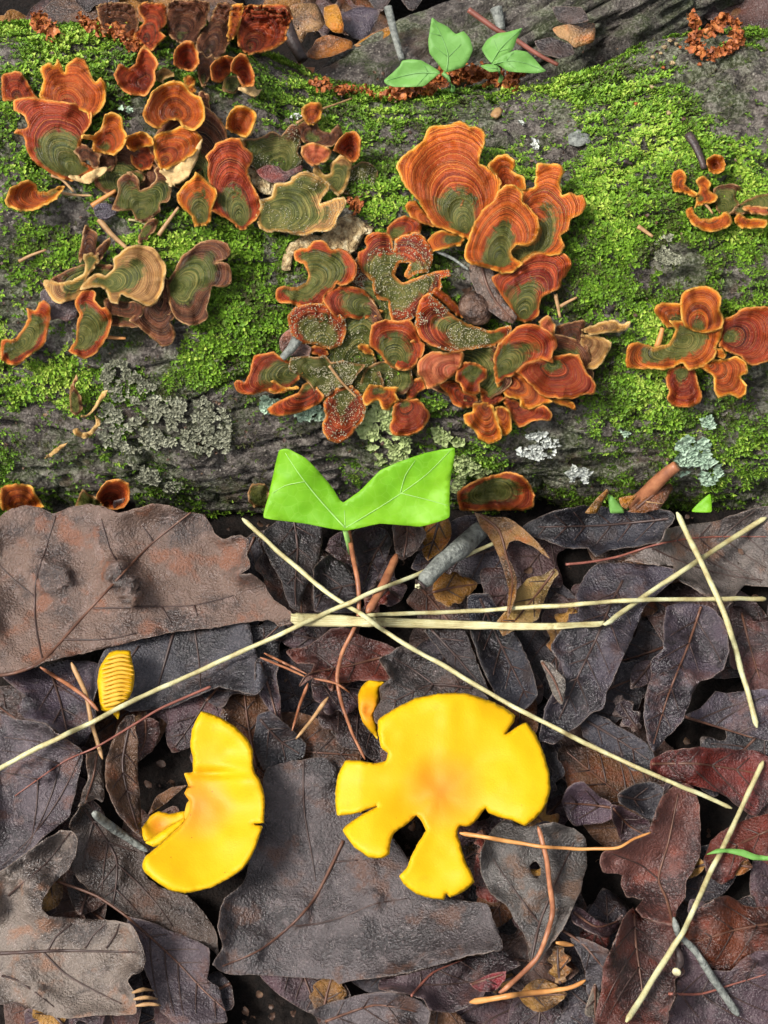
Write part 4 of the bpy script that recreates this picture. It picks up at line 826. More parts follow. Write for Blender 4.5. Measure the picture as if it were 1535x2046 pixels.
# lichens: overlapping lobes
def lichen(area, count, size, mat, label, seed, tile):
    rs = np.random.default_rng(seed); poly = pts(tile, area); lo, hi = poly.min(0), poly.max(0); VV, TT, b = [], [], 0
    c = rs.uniform(lo, hi, (count*6, 2)); c = c[in_poly(c, smooth_loop(poly, 8))]; nn = n2(c[:, 0]/18, c[:, 1]/18, seed*1.0, 2); c = c[nn > 0.42][:count]
    P = on_log(c, 0.0012)
    for k, p in enumerate(P):
        m = 9; a = np.linspace(0, 6.283, m+1)[:-1]; r = size*rs.uniform(0.5, 1.2)*(1+0.35*np.sin(a*3+rs.uniform(0, 6)))
        th = log_polar(p[None])[1][0]; nr_ = np.array([0, math.cos(th), math.sin(th)])+rs.normal(0, .25, 3); nr_ /= np.linalg.norm(nr_)
        u = np.cross(nr_, [1, .1, 0]); u /= np.linalg.norm(u); v = np.cross(nr_, u)
        ring = p+r[:, None]*(np.cos(a)[:, None]*u+np.sin(a)[:, None]*v)+nr_*(rs.uniform(0, .0007, m)[:, None]+0.0006)
        V = np.vstack([ring, p[None]+nr_*0.0001]); VV.append(V)
        TT.append(np.array([(i, (i+1) % m, m) for i in range(m)])+b); b += m+1
    return place('lichen', np.vstack(VV), np.vstack(TT), mats=[mat], label=label, cat='lichen')
lichen('880,830 970,815 1010,880 1060,820 1100,860 1090,930 1110,980 1190,1040 1190,1090 1140,1130 1100,1180 1050,1160 1040,1090 940,1080 870,1100 850,1020 840,950 860,880', 260, 0.0015, M['lichen_t'], 'rounded pale teal lichen patch low on the log near a rolled leaf', 1, 'C4')
lichen('1040,650 1110,640 1130,720 1180,770 1150,800 1090,780', 45, 0.0012, M['lichen_t'], 'small teal lichen tuft just above the rounded pale teal patch', 2, 'C4')
lichen('400,760 440,750 480,790 440,815', 16, 0.0010, M['lichen_t'], 'tiny lone teal lichen speck on dark bark', 3, 'C4')
lichen('1240,560 1340,540 1500,600 1600,640 1600,900 1540,1030 1420,1040 1340,1000 1360,920 1240,860 1220,760 1260,660', 330, 0.0014, M['lichen_y'], 'spreading yellow-green lichen under the red bell-shaped bracket', 4, 'C2')
lichen('370,750 420,730 480,790 600,830 610,870 520,870 400,850', 80, 0.0013, M['lichen_y'], 'yellow-green lichen band above the right lobe of the big green leaf', 5, 'C3')
lichen('500,940 620,960 720,1040 800,1060 790,1130 700,1110 620,1090 600,1180 520,1290 490,1200 560,1100', 150, 0.0012, M['lichen_y'], 'loose pale green lichen beside the big green leaf', 6, 'C3')
lichen('470,580 520,490 620,480 700,490 600,530 560,600 500,625', 80, 0.0014, M['lichen_t'], 'grey-green lichen peeking from under the long low red bracket', 7, 'C2')
lichen('720,620 800,600 900,580 960,620 940,680 860,670 760,680', 70, 0.0012, M['lichen_t'], 'grey-green lichen below the long low red bracket', 8, 'C2')
lichen('1000,860 1080,790 1200,770 1290,800 1350,880 1280,960 1120,990 1020,930', 130, 0.0010, M['lichen_w'], 'scuffed whitish lichen on bark below the twin-lobed bracket', 9, 'C3')
lichen('0,1080 60,1040 160,1050 195,1080 150,1160 60,1150', 80, 0.0011, M['lichen_w'], 'bright white lichen spot beside tan leaf tips', 10, 'C4')
lichen('820,720 870,705 895,740 860,775 825,760', 18, 0.0010, M['lichen_t'], 'pale mint lichen speck in moss beside the round orange cup', 11, 'A1')
lichen('700,790 760,770 770,800 730,810', 12, 0.0010, M['lichen_w'], 'white lichen fleck in moss below the small orange thumb', 12, 'A2')
lichen('980,850 1040,825 1060,850 1000,870', 14, 0.0009, M['lichen_w'], 'white lichen fleck on bare bark above the largest orange fan', 13, 'A3')
lichen('1120,950 1160,970 1165,1050 1140,1040', 14, 0.0009, M['lichen_w'], 'narrow white lichen streak beside the purplish bare bark', 14, 'A3')
lichen('700,480 900,510 1100,500 1300,530 1535,560 1650,640 1650,900 1500,960 1300,900 1150,880 900,930 700,880 640,760 660,600', 900, 0.0009, M['lichen_g'], 'thin grey-green crust coating the bare fissured bark', 15, 'C1')
lichen('700,260 800,220 900,300 1000,380 1080,440 900,480 720,450 660,380', 260, 0.0008, M['lichen_g'], 'knobbly grey crust on bark right of the black hollow', 16, 'C1')
lichen('850,1000 1000,1040 1150,1060 1300,1180 1200,1230 950,1150', 200, 0.0008, M['lichen_g'], 'broken grey-green crust low on the bark above the red cup', 17, 'C1')
lichen('680,570 800,500 860,620 900,700 780,720 700,680', 130, 0.0008, M['lichen_g'], 'greyish crust on the mossy log above the domed orange fan', 18, 'B4')
lichen('0,480 60,540 120,640 230,760 200,860 60,800 -40,700', 200, 0.0008, M['lichen_g'], 'grey crust on bark beyond the long low red bracket', 19, 'C2')
# dead leaves, crusts and bits lying on the log
dead_leaf(pts('B3', '650,710 720,740 830,750 850,860 890,960 940,1040 1010,1120 980,1180 900,1150 800,1080 740,1010 690,920 650,820'), (0.15, 0.115, 0.095), 'long curved grey-brown leaf with pale spots lying among the brackets', [pts('B3', '740,740 780,880 850,1010 980,1150')], side=False, mode='log', lift=0.004)
dead_leaf(pts('C2', '610,80 640,20 700,-10 750,80 850,130 840,190 740,200 650,190 610,140'), (0.22, 0.14, 0.115), 'pinkish-brown leaf scrap under the red half-round bracket', mode='log', lift=0.001, rag=2)
dead_leaf(pts('B1', '600,290 640,260 700,250 770,280 800,310 760,350 700,390 640,370 610,340'), (0.10, 0.085, 0.11), 'wet purple leaf scrap under the green clover-shaped bracket', mode='log', lift=0.001)
dead_leaf(pts('B1', '200,930 250,900 300,960 330,1010 400,1010 470,1000 480,1080 460,1130 400,1160 330,1140 270,1150 230,1060 195,980'), (0.11, 0.085, 0.085), 'grey-purple leaf behind the narrow green arm with tan tip', mode='log', lift=0.0)
dead_leaf(pts('A2', '430,1190 520,1150 600,1160 650,1200 780,1150 790,1190 700,1230 640,1290 540,1280 470,1240'), (0.16, 0.075, 0.07), 'purplish leaf scrap above the widest flat fan', mode='log', lift=0.001)
def slab(name, tile, outline, mat, label, cat, lift=0.0018, th=0.0012, rough=0.0016, rag=2.0, holes=()):
    LEAF_N[0] += 1; sd_ = LEAF_N[0]*2.1
    V2, T, dm = tri_poly(smooth_loop(pts(tile, outline), 4, rag, sd_), 5.0, holes)
    lf = lift+rough*2*(n2(V2[:, 0]/16+sd_, V2[:, 1]/16, 0.0, 3)-0.5)+0.0008*np.clip(dm/10, 0, 1)
    VV, TT, mi, src = thicken(on_log(V2, lf), T, th)
    return place(name, VV, TT, mats=[mat], label=label, cat=cat)
slab('old_crust_fungus', 'B2', '620,740 640,640 690,560 830,490 930,500 1000,440 1080,340 1180,340 1260,400 1330,440 1310,490 1260,500 1200,610 1130,650 1040,610 900,560 850,600 730,620 690,760 640,770', M['cream'], 'crumbling cream-coloured crust spread under the widest flat fan', 'fungus')
slab('old_crust_fungus', 'B2', '350,10 420,-30 500,60 600,110 560,190 480,180 430,130', M['cream'], 'small cream flake between the scarlet tongue and the widest flat fan', 'fungus')
slab('bark_flake', 'A4', '330,1090 375,1015 420,1040 480,1090 525,1140 470,1150 400,1150', M['twig_dark'], 'loose dark flake of bark lying on bright moss', 'bark', lift=0.0006)
slab('bark_flake', 'A4', '20,920 100,880 180,920 190,980 110,1000 30,990', M['twig'], 'purplish-grey bark flake bare of moss near the crest', 'bark', lift=0.0, th=0.0008)
slab('seed_scale', 'A3', '805,760 840,715 880,705 905,730 880,770 830,780', M['chip'], 'small oval tan seed scale on the moss behind the largest fan', 'seed', th=0.0015, rag=0.5)
# nut
bpn = on_log(pts('B3', '690,1060'), 0.0035)[0]; u, v = np.meshgrid(np.linspace(0, math.pi, 22), np.linspace(0, 2*math.pi, 33)[:-1], indexing='ij'); U, W_ = u.ravel(), v.ravel()
d = np.stack([np.cos(U), np.sin(U)*np.cos(W_), np.sin(U)*np.sin(W_)], 1)
R_ = np.array([0.0070, 0.0060, 0.0052])*(1+0.10*(n2(d[:, 0]*2+5, d[:, 1]*2, 1.0, 2)-0.5)[:, None]-0.05*np.exp(-((W_-1.9)/0.12)**2)[:, None])
q_ = np.array([[.62, .70, 0], [-.78, .62, 0], [0, 0, 1.0]]); Vn = (d*R_)@q_.T+bpn
ii, jj = np.meshgrid(np.arange(21), np.arange(32), indexing='ij'); Tn = np.stack([(ii*32+jj).ravel(), (ii*32+(jj+1) % 32).ravel(), ((ii+1)*32+(jj+1) % 32).ravel(), ((ii+1)*32+jj).ravel()], 1)
nut = place('nut', Vn, Tn, mats=[M['nut']], label='brown weathered nut with a seam lodged among the brackets', cat='nut')
cap, ct = crinkle(bpn+np.array([-0.003, 0.006, 0.002]), None, 0.0028, 77)
place('husk', cap, ct, base=np.array(nut.location), parent=nut, mats=[M['crumb']])
# needles, sticks and twigs lying on the log
def log_stick(name, path, r, mat, label, cat, lift=0.0022, taper=0.6, seg=7, flat=0.8, group=None, bow=0.0):
    Q = smooth_path(path, 8.0); t = np.linspace(0, 1, len(Q)); P = on_log(Q, lift+r+bow*np.sin(t*math.pi))
    V, T = tube(P, r*(1-(1-taper)*t), seg, flat, up=(0, -.4, 1)); return place(name, V, T, mats=[mat], label=label, cat=cat, group=group)
for tile, p_, r_, m_, lab in [
  ('B1', '645,375 740,490 860,600', 0.0012, 'chip', 'flat tan stick pointing at the striped tan fan'),
  ('B1', '590,275 680,215 775,155', 0.0011, 'needle_o', 'orange sliver against the wet purple leaf scrap'),
  ('B1', '1100,500 1170,400 1255,285', 0.0009, 'chip', 'thin tan needle below the teardrop-shaped bracket'),
  ('B1', '30,700 130,650 240,610', 0.0007, 'chip', 'short tan needle alone on bright moss'),
  ('B1', '280,40 360,70 450,165', 0.0007, 'chip', 'bent tan needle near the orange bracket with green tail'),
  ('B1', '340,170 450,190 590,195', 0.0006, 'chip', 'thin straight needle beside the bent tan one'),
  ('B1', '680,1275 760,1285 850,1290', 0.0008, 'needle_o', 'short orange needle beside the scarlet-cornered bracket'),
  ('B1', '870,380 950,390 1030,435', 0.0005, 'straw', 'fine pale thread crossing below the clover-shaped bracket'),
  ('A2', '740,830 930,725 1040,685 1165,640', 0.0006, 'chip', 'slender tan straw lying behind the small orange thumb'),
  ('B3', '380,615 520,680 640,765', 0.0007, 'twig', 'thin grey stem under the ringed yellow-rimmed fan'),
  ('B3', '1305,950 1325,1050 1340,1130', 0.0008, 'chip', 'upright tan needle beside the salmon lobe'),
  ('B3', '1340,1045 1400,1010 1470,975', 0.0007, 'chip', 'slanting tan needle touching the upright one'),
  ('C4', '700,130 725,60 745,-20', 0.0013, 'needle_o', 'orange needle standing beside the four-lobed group'),
  ('C2', '745,70 700,140 630,215', 0.0022, 'twig', 'stub of grey-green twig poking from under a bracket'),
  ('C2', '990,270 1080,390 1200,515', 0.0006, 'chip', 'thin tan needle lying across the flat olive mat'),
  ('B4', '555,430 600,460 670,510', 0.0009, 'chip', 'small pointed tan scale on moss'),
  ('B4', '1060,250 1100,290 1130,335', 0.0006, 'chip', 'tiny olive needle inside the small cluster'),
  ('C3', '0,60 130,20 230,0', 0.0005, 'twig', 'hair-thin grey stem beside the rusty bracket')]:
    log_stick('needle', pts(tile, p_), r_, M[m_], lab, 'needle', lift=0.006 if tile in ('C2', 'B3') else 0.0025)
log_stick('twig', pts('A4', '940,915 990,990 1040,1100 1065,1180'), 0.0018, M['twig_dark'], 'short dark twig resting on moss above the small orange cup', 'twig')
rl = log_stick('rolled_leaf', pts('C4', '855,1040 780,1095 690,1180 600,1280 520,1350'), 0.0022, M['needle'], 'rolled reddish-brown leaf leaning on the log beside teal lichen', 'leaf', lift=0.004, taper=1.6)

def leaf_shape(kind, L, rs):
    if kind == 0:       # oak, rounded lobes
        ys = np.linspace(0, 1, 25); wv = 0.10+0.26*np.sin(np.pi*np.clip(ys, 0, 1))**0.8*(0.62+0.38*np.cos(ys*6*math.pi+rs.uniform(-.6, .6)))
    elif kind == 1:     # plain oval
        ys = np.linspace(0, 1, 15); wv = 0.02+0.30*np.sin(np.pi*ys**0.85)
    else:               # pointed lobes
        ys = np.linspace(0, 1, 21); wv = 0.05+0.36*np.sin(np.pi*ys**0.7)*(0.70+0.30*np.abs(np.cos(ys*3.5*math.pi)))
    wv[0] = wv[-1] = 0.015
    a = np.stack([wv*rs.uniform(.8, 1.1), ys], 1); b = np.stack([-wv[::-1]*rs.uniform(.8, 1.1), ys[::-1]], 1)
    return np.vstack([a, b[1:-1]])*L-np.array([0, L/2])
# ================================================================ BEHIND THE LOG: leaves, seedlings, sticks
TAN, TAN2 = (0.42, 0.23, 0.10), (0.36, 0.24, 0.15)
for k, (tile, ol, colr, lab) in enumerate([
  ('A2', '1180,230 1300,150 1450,90 1460,160 1380,200 1250,250', (0.40, 0.22, 0.10), 'orange-tan leaf edge on top of the grey log behind'),
  ('A2', '1060,10 1200,-60 1380,-40 1300,150 1200,190 1100,120', (0.05, 0.04, 0.05), 'dark purple lump of wet leaf behind the mossy log'),
  ('A2', '900,180 1000,150 1160,200 1170,250 1050,300 900,340 800,310 860,250', (0.30, 0.15, 0.08), 'rusty curled leaf between tan leaves behind the mossy log'),
  ('A2', '690,-60 780,-90 900,-80 960,60 900,120 820,140 790,200 760,220 720,130 660,110', TAN2, 'pale tan crumpled leaf beside the big scarlet bracket'),
  ('A2', '950,-60 1050,-80 1100,60 1090,140 1020,130 960,70', TAN, 'bright orange-brown leaf corner behind the mossy log'),
  ('A2', '440,390 500,350 600,370 700,390 770,360 780,400 740,470 700,530 560,540 480,490', (0.45, 0.24, 0.09), 'orange-tan leaf lying just behind the mossy crest'),
  ('A2', '700,440 800,400 880,400 870,450 800,520 720,520', (0.36, 0.20, 0.13), 'pinkish-tan leaf strip against the grey log behind'),
  ('A3', '1280,100 1400,70 1600,60 1600,200 1460,250 1400,200 1330,170', TAN2, 'tan leaf caught behind the bright moss shoulder'),
  ('A3', '1280,-60 1500,-60 1560,40 1420,70 1330,50', (0.06, 0.045, 0.04), 'dark leaf above the tan leaf behind the moss shoulder'),
  ('A3', '1150,200 1270,170 1420,230 1450,300 1330,330 1200,290', (0.05, 0.035, 0.03), 'blackish rotten leaf beneath the thin reddish twig')]):
    dead_leaf(pts(tile, ol), colr, lab, mode='flat', z0=0.030+0.002*k if tile == 'A2' else 0.022+0.003*k, wave=0.006, curl=0.004, rag=1.5)
rs2 = random.Random(21)
for k in range(26):
    c = np.array([-120+k*70+rs2.uniform(-30, 30), rs2.uniform(-60, 90) if k < 10 else rs2.uniform(-90, 40)]); a = rs2.uniform(0, 6.283); R2 = np.array([[math.cos(a), -math.sin(a)], [math.sin(a), math.cos(a)]])
    LL = rs2.uniform(120, 220)
    dead_leaf(leaf_shape(rs2.randrange(3), LL, rs2)@R2.T+c, [(0.12, 0.07, 0.045), (0.05, 0.036, 0.034), (0.26, 0.15, 0.08), (0.08, 0.05, 0.045)][k % 4], ['chestnut', 'blackish', 'light tan', 'dark brown'][k % 4]+' fallen leaf lying in the shade behind the mossy log', mode='flat', z0=0.004+0.0012*(k % 9), wave=0.006, curl=0.005, group='fallen leaves behind the log', spacing=14.0)
def plane_stick(name, path, p0, n, r, mat, label, cat, taper=0.7, parent=None):
    P = at_plane(smooth_path(path, 8.0), p0, n); V, T = tube(P, r*np.linspace(1, taper, len(P)), 8, 1.0, up=(0.3, -.4, 1))
    if parent is not None: return place(name, V, T, base=np.array(parent.location), parent=parent, mats=[mat])
    return place(name, V, T, mats=[mat], label=label, cat=cat)
plane_stick('twig', pts('A3', '640,-40 850,110 1000,190 1150,290 1325,382'), (0, 0.205, 0.060), (0, -.3, 1), 0.0013, M['vein_red'], 'thin reddish twig slanting over the seedling leaves', 'twig')
plane_stick('twig', pts('A3', '20,-60 50,60 80,180 130,350'), (0, 0.215, 0.050), (0, -.3, 1), 0.0019, M['twig'], 'grey twig leaning in front of the log behind', 'twig')
plane_stick('twig', pts('A2', '650,60 700,180 790,350'), (0, 0.205, 0.050), (0, -.3, 1), 0.0034, M['twig_dark'], 'dark brown stick leaning beside the big scarlet bracket', 'twig')
plane_stick('twig', pts('A3', '850,-50 880,60 890,120'), (0, 0.235, 0.045), (0, -.3, 1), 0.0028, M['twig'], 'short pale stick under the thin reddish twig', 'twig')
def seedling(label, leaves, stem, plane):
    root = None
    for k, (ol, rib) in enumerate(leaves):
        pl = (plane[0]+np.array([0, 0, 0.0025*k]), plane[1])
        o = dead_leaf(pts('A3', ol), (1, 1, 1), label if root is None else None, [pts('A3', rib)], mode='plane', plane=pl, mats=[M['green2']], vmat='gvein2', veins='gvein2', name='seedling' if root is None else 'leaf', cat='plant' if root is None else None, rag=0.3, wave=0.004, curl=0.002, rib_r=0.00034)
        if root is None: root = o
        else:
            o.parent = root; o.location = o.location-root.location
    P = at_plane(pts('A3', stem), plane[0], plane[1]); P = np.vstack([P, P[-1:]+np.array([0, .035, -0.07])])
    V, T = tube(P, 0.0009, 7); place('stem', V, T, base=np.array(root.location), parent=root, mats=[M['gvein2']])
seedling('seedling with two broad pale green leaves behind the crust-lined crest', [('360,20 400,50 480,90 520,130 545,145 600,125 650,180 670,270 640,340 600,400 540,420 460,440 400,370 340,290 330,200 345,100', '470,430 480,300 430,160 370,40'), ('-10,500 60,440 110,390 130,350 200,340 280,350 370,400 420,440 350,500 290,545 80,550 10,530', '420,450 280,440 120,470 10,505')], '440,445 480,480 520,560', (np.array([0, 0.195, 0.094]), (0, -.45, 1)))
seedling('seedling with three glossy yellow-green leaves under the thin reddish twig', [('740,260 780,190 860,140 940,130 1050,100 1010,180 980,260 900,320 820,370 780,330', '815,365 880,260 960,180 1040,110'), ('820,370 900,310 1000,270 1080,280 1130,320 1190,390 1235,430 1150,445 1060,440 940,430 880,390', '830,375 950,350 1080,370 1230,430'), ('730,390 790,375 860,390 865,430 800,435', '860,410 800,405 740,392')], '820,375 870,420 890,480', (np.array([0, 0.200, 0.090]), (0, -.35, 1)))

# ================================================================ LEAF LITTER IN FRONT OF THE LOG
FCOL = [(0.060, 0.040, 0.038), (0.040, 0.034, 0.040), (0.085, 0.055, 0.046), (0.050, 0.030, 0.030), (0.10, 0.055, 0.035), (0.032, 0.028, 0.032), (0.075, 0.050, 0.055)]
rs = random.Random(5)
HOLLOW = np.array([(335, 1585), (345, 1555), (320, 1610), (118, 1812), (450, 1958), (572, 1312), (618, 1445), (1190, 1765), (1380, 1600), (1290, 1250), (1480, 1775), (1215, 1500), (1130, 1180), (575, 1570), (700, 1965)], float)
FNAME = ['brown-black', 'slate-violet', 'dull brown', 'maroon-black', 'rusty brown', 'charcoal', 'mauve-grey']
def filler(n, x0, x1, y0, y1, label, group, Lr=(190, 330), cols=FCOL, names=FNAME):
    for k in range(n):
        c = np.array([rs.uniform(x0, x1), rs.uniform(y0, y1)]); a = rs.uniform(0, 6.283); R2 = np.array([[math.cos(a), -math.sin(a)], [math.sin(a), math.cos(a)]])
        L = rs.uniform(*Lr); S = leaf_shape(rs.randrange(3), L, rs)@R2.T+c
        if in_poly(HOLLOW[:3] if Lr[0] > 150 else HOLLOW, S).any(): continue
        mid = np.array([[0, -L*.5], [L*.02, 0], [0, L*.46]])@R2.T+c
        ci = rs.randrange(len(cols))
        dead_leaf(S, cols[ci], names[ci]+' '+label, [mid], z0=0.006, curl=0.004, wave=0.004, stiff=5, rag=1.0, group=group, spacing=15.0, vmat='vein' if k % 2 else 'vein_dark')
filler(84, -330, 1870, 1090, 2420, 'dead leaf in the lowest layer, mostly covered by other litter', 'dead leaves under the top layer')
filler(44, 30, 1530, 1060, 2040, 'dead leaf showing through gaps between the top leaves', 'dead leaves in gaps of the litter', (120, 230))
filler(46, 20, 1530, 1060, 2040, 'torn leaf scrap caught between larger leaves', 'small leaf scraps in the litter', (55, 115), [(0.20, 0.115, 0.055), (0.115, 0.040, 0.034), (0.30, 0.19, 0.10), (0.060, 0.045, 0.050)], ['tan', 'red-brown', 'straw-coloured', 'dark purple'])

